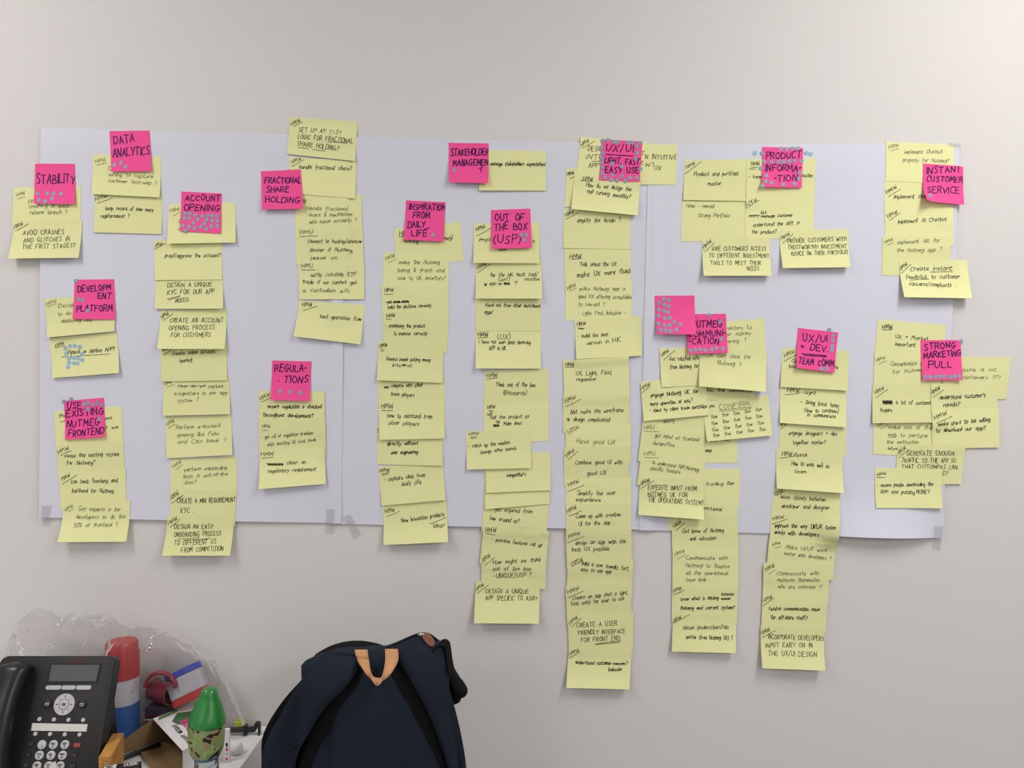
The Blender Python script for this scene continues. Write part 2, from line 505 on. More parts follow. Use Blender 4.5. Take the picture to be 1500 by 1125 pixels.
group('yellow notes under the data analytics heading')
Y("139.8 283 239 286 139.1 341 238.5 343.7", "141.4 294 159.5 288 6.5 HMW;143.7 296.8 166 289.4 0 _;156 308 226 310.2 6.5 keep record of how many;148.6 319.5 190.7 319.5 6.5 registeraducer ?",
  'reading keep record of how many, left near the top')
Y("138 227 237.3 230.5 137 285.5 236.4 290.6", "142 240.4 157 236.3 6 HMW;144 243 158 239 0 _;160 250 165 250 6 O;160.6 259 225.3 261.7 6.5 mining to capture;160 267.5 231 272 6.5 customer test-map ?",
  'half under the DATA ANALYTICS heading', 'g', curl=.004)
P("161.8 193 220 191.9 166 253 224.9 252.4", "169.4 213.6 198.3 208.5 11 DATA;167.6 231 220.7 227 11.5 ANALYTICS", 'reading DATA ANALYTICS',
  "170.3 243.2,179.8 239.7,186.7 246")

group('yellow notes under the account opening heading')
Y("251 672.7 347.5 668.4 252 731 348.4 728", "255.4 685 267 677.2 6 HMW;258.9 687.4 268.3 680.2 0 _;271.2 690.3 332.6 687 6.5 perform onboarding;269.2 700.7 334.2 696.2 6.5 that is out-of-the;269.6 709.5 288.2 708 6.5 -box?",
  'reading perform onboarding that is out-of-the-box', 'g')
Y("242.9 610.8 339 607.8 245.8 670.8 342 665.9", "245.2 623.5 257 618.6 6.5 HMW;247.2 627.4 258.3 621 0 _;258.9 629.3 323.4 625.4 6.5 Perform e-account;260.4 639.7 321.5 636.8 6.5 opening like Futu;261.8 649.9 331.6 646.9 6.5 and Citic bank ?",
  'reading Perform e-account opening', 'g', curl=.004)
Y("240 552 336.4 550 240.9 608.7 338.8 606.5", "242.8 565.2 253.2 560.4 6 HMW;246 567.6 256.4 562.8 0 _;262 567.8 301.2 567 6 How do we;261 565.3 303 564.6 0 _;306 568.4 327.6 567.6 6.5 capture;256.4 578.8 334 577.5 6.5 e-signature in our app;261.2 589.2 291.6 588.4 6.5 system ?",
  'reading capture e-signature, first words struck out', 'g', curl=.004)
Y("236 502 333 500 237.2 559 334 557.2", "239.6 515 247 512 6 HMW;240.4 520.4 252.4 512.4 0 _;253.2 520.4 316 517.2 6.5 Create online account;264 530.8 282 529.2 6.5 opening",
  'reading Create online account opening', curl=.003)
Y("236.4 454.8 333.5 453.7 234.5 511.6 332.4 511.6", "238.8 465.2 249.2 458.8 6.5 HMW;240.4 468.4 254.8 458 0 _;250 472.4 328 472.4 6.4 CREATE AN ACCOUNT;249.2 484 315.6 482.8 6.4 OPENING PROCESS;253.2 494.3 310.5 493.5 6.4 FOR CUSTOMERS",
  'reading CREATE AN ACCOUNT OPENING PROCESS FOR CUSTOMERS', curl=.008)
Y("229 396 326.8 396 229.2 452.9 329.2 452.9", "246.8 420.8 311 420 6.4 DESIGN A UNIQUE;247 432 314.8 430.4 6.6 KYC FOR OUR APP;246.8 438.4 265.2 433.6 0 _;249 440 265 435 0 _;259.3 444.6 278.8 441.4 5.5 PROCESS",
  'reading DESIGN A UNIQUE KYC FOR OUR APP PROCESS', curl=.005)
Y("226.5 352.3 326 354 228.9 410.9 326.3 410", "227.3 363.2 239.6 357.6 6 HMW;228 365.6 243.6 356.5 0 _;242.5 377.6 324 377 6.6 proof/approve the account?",
  'reading proof/approve the account', curl=.003)
Y("247.9 300 345.2 297.1 247.9 358.4 347.3 356.5", "251.3 312.5 264.4 308 6.5 HMW;254.8 317.3 268 310 0 _;262.5 327 280 327 7 Let;263 338 280 338 6 or",
  'half under the ACCOUNT OPENING heading', 'g', curl=.006)
Y("251 716.7 347.5 717 251.7 774.5 345.9 772.7", "252.6 730 264.4 721.2 7 HMW;253.4 735.3 270.2 723.2 0 _;261.2 736.5 346 734.5 6.6 CREATE A MIN REQUIREMENT;266.7 751 285.7 750.6 7 KYC .",
  'reading CREATE A MIN REQUIREMENT KYC')
Y("248.1 753.5 345 752.5 243.2 811.2 341.4 811.2", "250 765.2 262.8 756.4 6.5 HMW;251.5 769 266.3 757 0 _;257.9 773.4 313.6 773.4 6.5 DESIGN AN EASY;257.9 785.4 325.8 783.2 6.5 ONBOARDING PROCESS;264 787.7 295 786.2 0 _;273 789.7 310.7 787.3 0 _;258.9 796.9 319.5 794.6 6.5 TO DIFFERENT US;270.6 806.9 330.8 804 6.5 FROM COMPETITION",
  'reading DESIGN AN EASY ONBOARDING PROCESS, bottom of its column', curl=.010)
P("266.8 281.1 325.5 284 266 339.2 326 343.5", "272.4 294.9 323.3 295.2 8.5 ACCOUNT;270.5 308.8 323.3 309.6 9 OPENING", 'reading ACCOUNT OPENING, crowded with dots',
  "272.4 313.6,279.1 313.6,287.6 316,298 317.3,306 316.5,312.7 316.8,319.9 317.1,272.1 320.5,278.8 320.8,291.3 322.1,304.7 322.4,312.4 324.5,319.9 324.5,285.2 327.5,301.5 328.3,270.3 331.5,279.6 333.6,287.6 334.9,296.4 333.3,304.4 336.5,311.6 332.8,320.4 332,274.3 339.5")

group('yellow notes under the fractional share holding heading')
Y("432.4 284 529.8 285.3 433.6 342 531 343", "441.5 296 448 299 6 HW;449.8 308.4 510.2 309.3 6.5 Handle fractional;453.3 318.2 515.6 317.3 6.5 share & mechanism;453.9 328.5 522.7 325.3 6.5 with house accounts ?",
  'reading Handle fractional share mechanism with house accounts', 'g')
Y("424.9 230.2 522.7 238 424.5 284 520.9 292", "428.4 236.4 442.7 231 6 HMW;427.9 242.3 445.9 232 0 _;438.8 247.5 515.6 250.7 6.8 handle fractional share?",
  'reading handle fractional share, beside the pink FRACTIONAL heading', curl=.002)
Y("425.8 171 523.6 178.7 421.3 226.7 520.9 237.7", "427.9 182.2 440.9 176 6.5 HMW;430.2 184.4 443.6 176.9 0 _;437.7 193.4 500.4 198.2 6.6 SET UP AN EASY;437 203.6 517.3 211.2 6.6 LOGIC FOR FRACTIONAL;480.9 209 509.3 211.2 0 _;436 214.2 496.9 222.2 6.8 SHARE HOLDING?;437 217 453.3 219.2 0 _;458.3 220.2 477.7 222.6 0 _",
  'reading SET UP AN EASY LOGIC, sticking up above the paper', curl=.005)
Y("439.1 440.2 535 447.3 432.5 493.2 529.2 504.8", "443.9 449.5 457.8 448.2 6 HMW;444.8 455.3 465.4 448.8 0 _;469.3 466 529.5 470.4 6.8 best operation flow",
  'reading best operation flow, tilted', curl=.006)
Y("433.2 331.6 531.6 330.7 435 389 533 388", "440 343.9 458.7 343.3 6 HMU;440 347.4 465.8 346.4 0 _;451.2 356.3 530.7 356.7 6.6 Connect to backup/another;454.2 369.1 515.9 369.5 6.6 dealer if Nutmeg;456 381.2 495 380.3 6.6 leave us.",
  'reading Connect to backup/another dealer', 'k')
Y("437.7 383.3 533.9 383.3 439 439 534.2 438.8", "442.7 393 458.7 392.6 6 HMU;442.7 396 462.2 395.8 0 _;455 405.6 522.3 404.7 6.6 settle /custody ETF;443.2 415.7 522.7 416.8 6.6 trade if we cannot get;444.4 427.8 513.2 428.7 6.6 a custodian a/c.",
  'reading settle/custody ETF trade', curl=.002)
P("382.8 251.6 441.4 248.9 386.1 309 446.2 307.9", "388.4 269.3 441.8 268.8 8.5 FRACTIONAL;391.6 283 424 282.7 8.5 SHARE;390.6 298.3 440.9 298.7 8.5 HOLDING", 'reading FRACTIONAL SHARE HOLDING, without dots', curl=.007)

group('yellow notes under the regulations heading')
Y("380.1 572.2 476.3 573.5 379.6 628 476.5 629", "382.5 586.3 396.2 579.4 6.5 HMW;383.5 589.2 398 582 0 _;392.9 597.6 470.9 598 6.4 @ensure regulation is checked;386 610.1 459.1 611.7 6.4 @throughout development?",
  'reading ensure regulation is checked throughout development')
Y("379.6 613 477.3 611.7 380.5 669 478.3 668", "385 627 396.2 626.3 5 HMW;385 630.6 392.9 630.6 0 _;383.5 643 459.3 636 6 - get rid of regulation problems;392.3 653.7 463.6 645.9 6 while investing UK local funds",
  'reading get rid of regulation problems', 'g')
Y("380.5 658.6 475.8 654.7 382.1 715.3 478.9 707.9", "383 668 401.7 667.4 6 HMW;383.9 671.3 401.5 669.4 0 _;389.3 680.5 392 680.5 6 -;393 680 416 680 4 #;421 680 448.6 678.6 6.4 clear on;394.2 691.9 463.6 688.9 6.4 regulatory requirement",
  'reading clear on regulatory requirement', curl=.007)
P("399.7 528 457.2 529.6 398.1 585.7 455.2 587.6", "403.4 543.8 449.4 544.3 9.5 REGULA-;409.3 558 410.5 558 4 .;416.5 560.5 452.5 561.2 10 TIONS", 'reading REGULATIONS, with three dots in a row',
  "411.4 573.5,426.1 573.5,441.1 575.5")

group('yellow notes under the inspiration heading')
Y("561.5 739 654.4 732.9 563.3 796.6 657.2 791.3", "565.2 751.2 578.8 748.4 7 HMW;567.4 756.4 585.7 748.4 0 _;588.9 765.2 651.4 755 7 New Innovation products;630 766.7 653.5 757.4 0 _;635.6 771.7 651.6 769.9 7 Ideas",
  'reading New Innovation products Ideas, bottom of its column', curl=.009)
Y("554.6 684 648.6 676.2 560.2 740 653.3 731.6", "557.2 692 570.8 689.6 6 @HMW;559.5 694.4 570.5 691.2 0 _;560 696 570 693.4 0 _;562.8 704.9 622.7 697.4 6.8 - capture idea from;588.5 711.6 617.5 707.9 6.8 daily life",
  'reading capture idea from daily life', curl=.004)
Y("552.7 623.3 648.3 627 552.7 679.9 648.8 681.8", "554.5 632 556 628 6 H;567.6 652.3 612.2 651.3 6.6 @directly without;573.2 665 611.9 664.4 6.6 @over engineering",
  'reading directly without over engineering', curl=.003)
Y("553.7 546 651 549 554.5 605 652 606", "557.8 569 559.5 569 5 -;563 567.5 570 567.5 3.5 #;573 567.5 619.5 566.1 6.4 compete with other;572.4 579.1 606.7 581.4 6.4 team players",
  'reading compete with other team players')
Y("554.8 586.2 651.1 586.2 556.8 643.9 651.6 642", "559 598.3 576 597.8 7 HMW;559 601.3 576 601.3 0 _;567.6 611.2 632.8 612.7 6.8 How to outstand from;569.3 621.5 613.7 623.3 6.8 other players",
  'reading How to outstand from other players', curl=.004)
Y("577.7 336.2 674.1 324.8 581 394 679.1 382.1", "585.5 345.6 604 345 7 HMW;585 347 594 347 0 _;590.9 356 613 356 6.5 Nothing;617 354.5 648 352 6 is coming;650.2 352 662.6 351 7 meg)",
  'half under the INSPIRATION heading, tilted left', curl=.004)
Y("562.5 369.6 658 370.3 561 427 657 428", "566 381.3 579 376 6.6 HMW;568.9 385 580.1 380 0 _;584.4 387.4 643.8 386.7 6.8 make the Nutmeg;582.7 398.8 650.7 399.2 6.8 being & fresh and;583.4 410 653 410 6.8 new to UK investors?",
  'reading being fresh and new to investors', 'g')
Y("558.9 416.5 657 422 561 473 657.5 474", "564 428.5 577 427.5 5.5 HMW;564 431.6 575.6 431.2 0 _;564.4 444.5 566 444.5 5 -;568 444.6 599.6 443.6 5.5 put more money;568 443 599.6 442 0 _;583 443 587 443 3 #;568.4 452.4 631.6 449.9 6 build the platform correctly",
  'reading build the platform correctly, a line struck out')
Y("560.8 457.9 657.7 457.7 560.8 516 655.2 516.9", "566.7 463.6 579.1 462.3 5.5 HMW;566.3 466.6 573.8 466.6 0 _;564.9 479.6 622.7 480 6.2 - positioning the product;577 491.1 625.9 491.1 6.2 to investor correctly",
  'reading positioning the product to investor correctly')
Y("554.6 500.9 649.9 503.6 553.3 556.9 648.4 561", "557.4 509.4 567.6 508.4 5.5 HMW;557.4 512.4 563 512.4 0 _;558.5 514.4 563 514.4 0 _;566.3 527.9 630.7 529.7 6.2 General people putting money;575.2 537.3 588 537.3 6 into;590 535 595 535 3.5 #;596.5 537.3 603.6 537.3 6 us",
  'reading General people putting money into us', curl=.004)
P("595 293.8 652.8 296.6 592.3 352.1 650.2 355", "599.5 307 652.2 309.2 8.5 INSPIRATION;605.4 319.8 629.2 320.5 8.5 FROM;598 334.8 623.2 333.3 9 DAILY;603.3 347.6 625.3 346.9 9 LIFE;622 337 629 334.5 0 _", 'reading INSPIRATION FROM DAILY LIFE', "634.9 345")

group('yellow notes under the out of the box heading')
Y("709 722 805 722 705.2 780.8 800.6 779", "724.7 747.9 779.1 751.2 6.8 get inspired from;717.9 760.2 759.9 765.5 6.8 law around us?",
  'reading get inspired from around us')
Y("708.5 689 804 684 711.1 745 805.3 737.2", "709.4 698 711.5 694 6 H", 'without visible text, second below the one reading competitors', curl=.004)
Y("711.8 664 806 661.6 712.1 721.1 806.5 717.6", "731 684 734 684 5 p;776 683 779 683 5 l;742 698 769.9 696.6 6.4 @competitors", 'reading only competitors in view', curl=.004)
Y("709.1 768.4 804.2 777.2 702.8 824.6 799 834", "711.5 779.2 726.7 778.6 6.5 HMW;712 780.2 725.7 782.7 0 _;720.4 791.9 793.2 800.7 6.4 - prioritise features roll up",
  'reading prioritise features roll up')
Y("705.8 808 800 806.6 705 865 799 862.3", "707.2 821.6 718.9 811.9 7 HMW;709.7 825.5 724.2 813.8 0 _;721.8 825.5 792.2 821.6 7 How might we think;721.8 834.9 777 834.9 7 out of the box;721.8 846.3 778.5 844.3 6.6 _UNIQUE/USP ?",
  'reading How might we think out of the box, UNIQUE/USP', curl=.003)
Y("696.8 850.2 790.8 853.5 695 909.2 788.9 910.2", "697.4 863.9 709.7 854.5 6.5 HMW;699.3 866.8 715.6 854.5 0 _;711.5 867.8 773.6 868.6 6.3 DESIGN A UNIQUE;711.5 877.9 786.7 878.3 6.3 APP SPECIFIC TO ASIA?",
  'reading DESIGN A UNIQUE APP SPECIFIC TO ASIA', curl=.010)
Y("709.1 543.9 803 539.8 708.5 601 804 597", "713 553.6 728.7 552.8 6.2 HMW;713.6 556 728.7 553.6 0 _;726.4 566.1 783.8 566.4 7 Think out of the box;737 578.4 770.8 578 7 (Research)",
  'reading Think out of the box (Research)')
Y("708.6 592.2 804.2 590.1 709 649 803 646.1", "714 597.2 725.5 596 5.5 HMW;716.6 599.8 722 599.8 0 _;716.6 601.4 722 601.4 0 _;713.9 608.8 721 608.2 5.5 not;718 613.6 774.9 611.4 6 fail the project as;726 620 732 619.6 5 The;722.4 623.5 731.3 623 4 #;738 623.2 763.7 621.6 6 Mdm does",
  'reading not fail the project', curl=.004)
Y("683 631 777.6 629.6 684.2 687.3 777.9 685.2", "687.4 638.1 701.6 636.3 5.5 HMW;689.5 640.6 698 639.6 0 _;690 642 698 641 0 _;686.4 655.9 746.4 650.5 6.2 - catch up the market;703.4 664.8 755.9 658 6.2 change after launch",
  'reading catch up the market change after launch', curl=.004)
Y("697 482 792.8 482 697 539.8 792 540.1", "700 493 714.8 492.5 6 @HMW;700 495 714.8 494.2 0 _;729 497.5 747.2 497 8 (UX);701.6 503 776.8 504.3 6.2 I have not seen good financing;716.5 512.8 741 512.8 6.2 APP in HK",
  'reading I have not seen good financing APP', curl=.005)
Y("697 428 792 428 697 485.4 792.2 485.4", "710.5 449.4 791 450.8 6.4 stand out from other investment;709.2 459.5 720.7 460.4 6.4 @app!", 'reading stand out from other investment app', curl=.0015)
Y("697 382 793.3 379.5 697 438.1 793.8 438.4", "700.1 395.3 713 387.7 6.8 HMW;700.1 399.6 718.2 386.9 0 _;719 405.8 787.4 405 7.2 be the HK most cool/;768.5 411.7 790.3 411 5.5 intuitive;730 412.2 746 412 6 (us?);709.7 417.5 713 417.5 5 #;717 418 726 418 6 app;730 416.5 735 416.5 2.5 #;738 416 747 416 4 #;753 418 757.9 417.3 7 ?",
  'reading be the most cool/intuitive app, with crossings-out', curl=.007)
Y("693.9 327.8 790.6 326.9 693.7 386.1 789.9 386.5", "697.8 339 711 334 6.4 HMW;698.2 346 719.7 334 0 _;701.7 354.5 725 353.6 6.4 Imple;778.7 355.4 784 355.4 6 s.;730.7 368.5 741.4 367.8 6 new",
  'half under the OUT OF THE BOX heading', curl=.004)
P("719.1 308.2 776.6 306.1 720.4 366 779 364.2", "725.4 324.2 767.1 323.4 10 OUT OF;724 339 771.9 336.7 9.5 THE BOX;723.2 357 761.8 356 12 (USP)", 'reading OUT OF THE BOX (USP)', "763.3 345.1,770.7 345.1,768 352.4", curl=.006)

group('yellow note under the stakeholder heading')
Y("703 221 800 222 701.9 280.1 799.5 280.3", "718.8 243.3 798.2 243.7 6.2 @manage stakeholders expectation!", 'reading manage stakeholders expectation', curl=.003)
P("657.4 210.1 715.9 211 658.3 269.1 715.6 270.9", "660.8 229 715.5 228.3 9.5 STAKEHOLDER;664 244.2 714.7 243.3 9 MANAGEMEN;703 254 708 252.5 6 T", 'reading STAKEHOLDER MANAGEMENT', "665.8 250.8", curl=.007)

group('yellow notes under the light, fast, easy use heading')
Y("826.5 364 923.6 362 827.3 424.4 924 422", "834.3 378.8 851.6 378.5 6.5 HMW;837.2 380 851.3 378.8 0 _;849.2 390 902 389.7 6.8 Talk about the UX;845.5 406.4 922 400 8 @make UX more fluid",
  'reading Talk about the UX, make UX more fluid')
Y("825.6 306.4 923.8 310 824.8 363.9 921.6 366", "829.2 318 841 312.7 6.4 HMW;829.2 321.6 846.4 311.8 0 _;844.7 326 908 326 7.2 simplify the design ?", 'reading simplify the design', curl=.002)
Y("829.6 247.8 926 250 826.9 303.8 923 306", "831 258.4 840.8 255.8 6 HMW;834 262.6 841 259.4 0 _", 'mostly hidden, its left end behind the How do we design one', curl=.003)
Y("895.5 211.5 991.3 212.8 894.5 271.5 990 271.4", "900 234 910 234 6 A;944.6 233.6 990 234.4 6.4 N INTUITIVE;944.6 245.1 957 245.8 6 W?;957.5 250 967.3 250.4 6.2 UX",
  'reading INTUITIVE UX, right of the light, fast heading', curl=.003)
Y("850.5 201 947 209 843.8 258.4 940 266", "851.8 212.2 863.3 205 6.4 HMW;852.7 215.8 871 205 0 _;861.2 221.6 900 222 6.8 DESIGN AN;858 234 885 234 6.8 INTUI;866.5 237.6 880 236.4 0 _;862 246.5 880 246 6.8 APP?;938.7 228 942.7 228.5 5.5 T;938 242 942 242.3 5.5 E",
  'reading DESIGN, INTUITIVE APP, largely behind the UX/UI heading')
Y("841 257 937.6 265.5 836.3 308.2 932.7 317.5", "853.6 263.2 867.8 263.8 6 HMW;850.5 263.8 867.4 265.2 0 _;858 273.9 923.8 280.7 7.2 How do we design the;858.9 282.8 922.4 292.2 7.2 app running smoothly?",
  'reading How do we design the app running smoothly', curl=.007)
Y("828.4 414 925.5 411.6 827.6 469.2 924.5 468", "831.6 423.6 843.9 418 6.5 HMW;833.7 426 844 421.2 0 _;848.4 426 915.6 425.5 6.6 make Nutmeg app a;847 437.2 924.5 438 6.6 good UX offering acceptable;847 448.9 885.2 448.4 6.6 to Herald ?;847 461.2 915.6 460.7 6.2 - Light, Fast, Initiative -",
  'reading good UX offering acceptable', 'g', curl=.003)
Y("841.2 468.7 938.5 463.3 844 526.3 939.3 521.2", "845.5 477.7 857.7 476.4 5.5 HMW;846.5 480.4 855.3 481.2 0 _;847 482 855 482.4 0 _;846 495.3 890.5 492.4 6.2 - build the best;858.5 506 891 502.5 6.2 version in;897 502 908.9 501.2 7 HK",
  'reading build the best version, set to the right of its column', curl=.004)
Y("824.6 528.3 920.1 522.1 826.5 586 922 580", "828.3 537 840.4 536 6 HMW;828.3 538.4 840.8 537.6 0 _;843.2 549.8 895.5 548.3 7 UX, Light, Fast,;844.2 558.2 872.2 557.6 6.2 responsive!",
  'reading UX, Light, Fast, responsive')
Y("824.9 576.6 921.6 579 824.6 633.6 921 636", "828.3 588.4 843.2 581.9 7 HMW;829.2 594 849.8 583.4 0 _;835.6 606.1 912.7 603.3 7.2 Not make the wireframe;829.6 616.4 892.7 617.3 7 or design complicated",
  'reading Not make the wireframe or design complicated')
Y("828.7 621.6 924.2 620.1 828 678 923.5 677", "832.4 630.4 847.9 622 6.6 HMW;832.8 633.2 849.2 623 0 _;844.2 649 899.6 651 8 Have good UX", 'reading Have good UX', 'g')
Y("826.2 654.7 922 653.7 825.5 712.2 921 711", "830.2 668.3 841.7 659.3 6.4 HMW;832.4 671.5 845.8 660 0 _;842.1 679.9 910.8 679.3 6.8 Combine good UI with;859.5 695.7 888 694.4 6.8 good UX", 'reading Combine good UI with good UX')
Y("829 700.4 924.2 700.4 828.5 756 924 756", "832.8 711.4 848.1 705.7 6.5 HMW;831.3 718.8 855.5 709.5 0 _;844.8 724.9 901 724.2 7 Simplify the user;843 733.9 886 734.5 6.8 experience .", 'reading Simplify the user experience')
Y("828.6 737.7 923.8 737.7 829 795 924 795", "832 749 844.8 742 6.5 HMW;832.8 753.8 851.7 745.8 0 _;843.4 758.3 908.1 755.5 6.8 Come up with creative;847.3 769.3 898.9 766.9 6.8 UI for the app .", 'reading Come up with creative UI for the app')
Y("828.9 775.4 924.5 774.7 830 831.6 925 832", "833.5 787 850 781.8 6.5 HMW;831 794.6 854.4 785.3 0 _;842.4 797.4 916 794.6 7 design an app with the;837.5 807.4 891.4 805.5 7 best UX possible", 'reading design an app with the best UX possible')
Y("832 813 927.4 818.3 829.9 870 925 875", "837.7 823.8 854 815.2 6.5 HMW;837 826.6 852.7 818 0 _;845.8 826.3 920.2 834.4 6.6 - build a user friendly, fast,;850 835.8 894.6 839.4 6.6 easy to use app", 'reading build a user friendly, fast, easy to use app')
Y("828.6 857.3 922.8 851.5 830.5 914 925 909", "831.6 869.6 848.4 862.4 6.5 HMW;831.6 874.7 854 865.1 0 _;838.8 877.6 918.8 869.6 6.4 Create an app that is light,;836.4 886 914 878 6.4 fast, easy for user to use", 'reading Create an app that is light, fast, easy for user')
Y("831.6 899 927.6 897.3 833 955 926.5 955", "834.8 910.4 846.5 900 6.5 HMW;837.5 914.4 851 902 0 _;844.4 918 903.3 915.2 6.5 CREATE A USER;847 929 915.3 926.9 6.5 FRIENDLY INTERFACE;851.3 940 907.9 937.3 6.5 FOR FRONT END;871.6 942.6 909.5 938.4 0 _;872.4 943.8 906.8 940.5 0 _", 'reading CREATE A USER FRIENDLY INTERFACE FOR FRONT END')
Y("833.2 947.5 925.7 949 828.9 1003.5 920.4 1005.9", "834 960 848.4 953.6 6 HMW;833.5 963 848.9 954.4 0 _;842.5 971.2 894.8 972.8 6 @understand customer;897.5 973 915 973 5.5 needs;897 971 915.5 971.4 0 @_;915.6 973 918.5 973 6 ?;890.8 981.6 910.5 981 6 @behavior", 'reading understand customer behavior, lowest note on the wall', curl=.009)
P("881.5 204.8 940.7 208.3 877.2 264.7 936.2 267.9", "886.4 222 926.4 224 10 UX/UI;887.3 227.3 926.4 229.6 0 _;885.2 239.8 935.3 243 8 LIGHT, FAST;886 254 934.4 254.9 8 EASY USE", 'reading UX/UI LIGHT, FAST, EASY USE, ringed with dots',
  "882.5 207.2,890.4 206.4,899.2 209.2,904.2 209.2,919.3 209.6,926.4 210.4,937.5 210.4,881.1 216.7,932.1 215.4,882.5 225,932.7 225,881.5 232.7,930.5 233.6,880.8 239.4,896.2 240.7,882.5 246.4,909.9 245.1,937.5 248.7,881.5 254.9,897.1 257.6,910.4 259.3,885.6 261.1,895 264.1,903.7 265.2,915.4 266.1,922 261.5,932.1 261.5", curl=.003)

group('yellow notes under the product information heading')
Y("999.2 294 1096 294 996.7 354.3 1093 353", "1004.8 304.8 1044.7 305.2 6 HMW - Harald;1021.2 319 1067.5 319 7 Strong Portfolio", 'reading Strong Portfolio', 'g', curl=.003)
Y("1002.4 235.2 1098 234.5 999.9 294.1 1096 295.6", "1005.2 248 1017.4 241.2 6 HMW;1002.6 255.7 1025.9 238 0 _;1015.9 258.7 1079.9 257.8 6.6 Product and portfolio;1036 272.8 1055.3 272 6.2 master", 'reading Product and portfolio master', curl=.003)
Y("1092.7 234.2 1193.6 232.7 1091.5 292.5 1191.8 293", "1099 244.4 1111.2 242.9 5.6 HMW;1098 247.2 1108.2 246.5 0 _;1095.8 249.3 1105 249.3 0 _;1095.4 262.5 1114 262 6 - know;1166 260.4 1188.6 260.4 6 motivation", 'half under the PRODUCT INFORMATION heading')
Y("1091.8 288.5 1191.4 290 1090.5 351 1190.8 349", "1093 302 1107.6 293.5 6.4 HMW;1092.2 304.8 1110.8 293 0 _;1096.3 318.6 1110.8 318 5 many;1096 316.6 1111 316 0 @_;1113.6 314.4 1121.5 314.4 6.4 let;1114 319.4 1133.8 318.8 5 manage;1114 317.2 1134 316.8 0 @_;1138 318.6 1159.9 318 6 customer;1102.3 332.5 1170 329.3 6.4 understand the diff. in;1100.5 342.5 1136.4 342.5 6.4 the product?", 'reading let customer understand the diff. in the product', curl=.003)
Y("1027.6 347 1126.8 349 1028.2 405.4 1126.8 405.4", "1030.8 366 1042.5 355.3 6.4 HMW;1031.2 369.8 1045.7 356 0 _;1041.9 367.7 1120.8 367.7 5.8 GIVE CUSTOMERS ACCESS;1037.6 377.7 1125 378.1 5.8 TO DIFFERENT INVESTMENT;1038.7 388.8 1112.5 388.8 5.8 TOOLS TO MEET THEIR;1091.6 397.6 1114 397.3 5.8 NEEDS .", 'reading GIVE CUSTOMERS ACCESS TO DIFFERENT INVESTMENT TOOLS', curl=.009)
Y("1140.6 338.3 1242 336 1143.2 394.3 1241 393", "1144.3 350 1156.2 341.5 6.4 HMW;1145.5 354.9 1160.5 341.5 0 _;1152.8 356.4 1238 353 6 PROVIDE CUSTOMERS WITH;1152.8 366 1238 364 6 TRUSTWORTHY INVESTMENT;1156.6 375.6 1239 373 6 ADVICE ON THEIR PORTFOLIO", 'reading PROVIDE CUSTOMERS WITH TRUSTWORTHY INVESTMENT ADVICE', curl=.009)
P("1115.5 216.2 1175.2 217.7 1114 275.8 1172.6 276.4", "1121 234.2 1171.6 232.7 9.5 PRODUCT;1119.7 252.9 1171.6 250.4 9.5 INFORMA-;1131 266.4 1165.2 266.8 9.5 -TION", 'reading PRODUCT INFORMATION, edged with dots',
  "1142.4 219.2,1151.3 219.9,1159.4 218.4,1167.3 218.4,1115 225.2,1117.8 238,1128.9 238,1139.2 238.6,1146.4 238,1154.5 238,1162.4 236.3,1172.6 237.4,1113.3 247.2,1121 258.7,1169.9 254.6,1168.4 263,1119.7 267.2,1127.8 269.4,1145.3 271.5,1161.6 270.6,1114.4 273.6")

group('yellow notes under the communication heading')
Y("983 621 1079.8 621 983 678 1079.6 677.6", "1034 646.5 1067 645.5 6.4 @ment now;1032.6 661.6 1040.5 661.6 6 @meg", 'mostly hidden, its right half showing below the CONFIRM one', curl=.003)
Y("1008 530 1105.5 530 1007 586 1104 585.4", "1035 573.4 1101 574 6.6 @kin the commence", 'strip showing between the idea note and the CONFIRM one')
Y("946 572 1040 577 942 632 1036 637", "971.2 618.9 987.8 617.9 5.5 quickly", 'a sliver reading quickly below the engage note', 'g')
Y("985 687 1083.2 685.7 985 745 1082 744", "1033 710.7 1058 710.2 6 trading;1064 710 1073.6 709.6 6 flow", 'reading trading flow, left half hidden')
Y("980 722 1080.5 723 979 775 1078.5 779", "1016 744 1055.9 748.6 6.4 transactional", 'reading transactional, left half hidden')
Y("983 757 1080.1 756.4 984.6 812 1081 812", "987.5 773.1 998.1 765.6 6.4 HMW;989.5 776.4 1002.4 765.6 0 _;998.7 779.9 1059 778.8 6.6 Get know of Nutmeg;1010 791.1 1048.2 790 6.2 unit allocation", 'reading unit allocation')
Y("985 802.4 1080.9 802 984.4 860 1081 860", "988.5 814 1002.8 808.5 6 HMW;992 818.3 1003.8 811.5 0 _;1004.2 819.3 1064.1 819.3 6.6 Communicate with;1003.8 830 1067.6 831.6 6.6 Nutmeg to finalise;1003.8 841.2 1065.6 841.6 6.4 all the operational;1004.9 851 1038.6 851 6.4 loose ends .", 'reading Communicate to finalise all the operational loose ends', 'g')
Y("984.4 854.5 1080.5 856.5 983.4 910.7 1079 913", "985.4 867.8 998.3 862.7 6 HMW;985.4 870.9 1001.8 863.7 0 _;997.3 879 1051.9 877.4 6.2 @know what is missing;1056 877 1069.3 876.4 3 #;1056 871.9 1074 871.9 6 between;996.7 892.3 1075.4 891.3 6.2 @Nutmeg and current system?", 'reading know what is missing between current system')
Y("985.8 898.5 1078.5 899.5 982.8 952.2 1075 953.3", "986.4 909.3 997.7 902.5 6 HMW;986.4 910.7 1010 897.9 0 _;999.3 920.9 1066.2 919.9 6.4 Obtain product/portfolio;1003.8 933.8 1071.3 935.3 6.4 master (from Nutmeg UK) ?", 'reading Obtain product/portfolio master, bottom of its column', curl=.007)
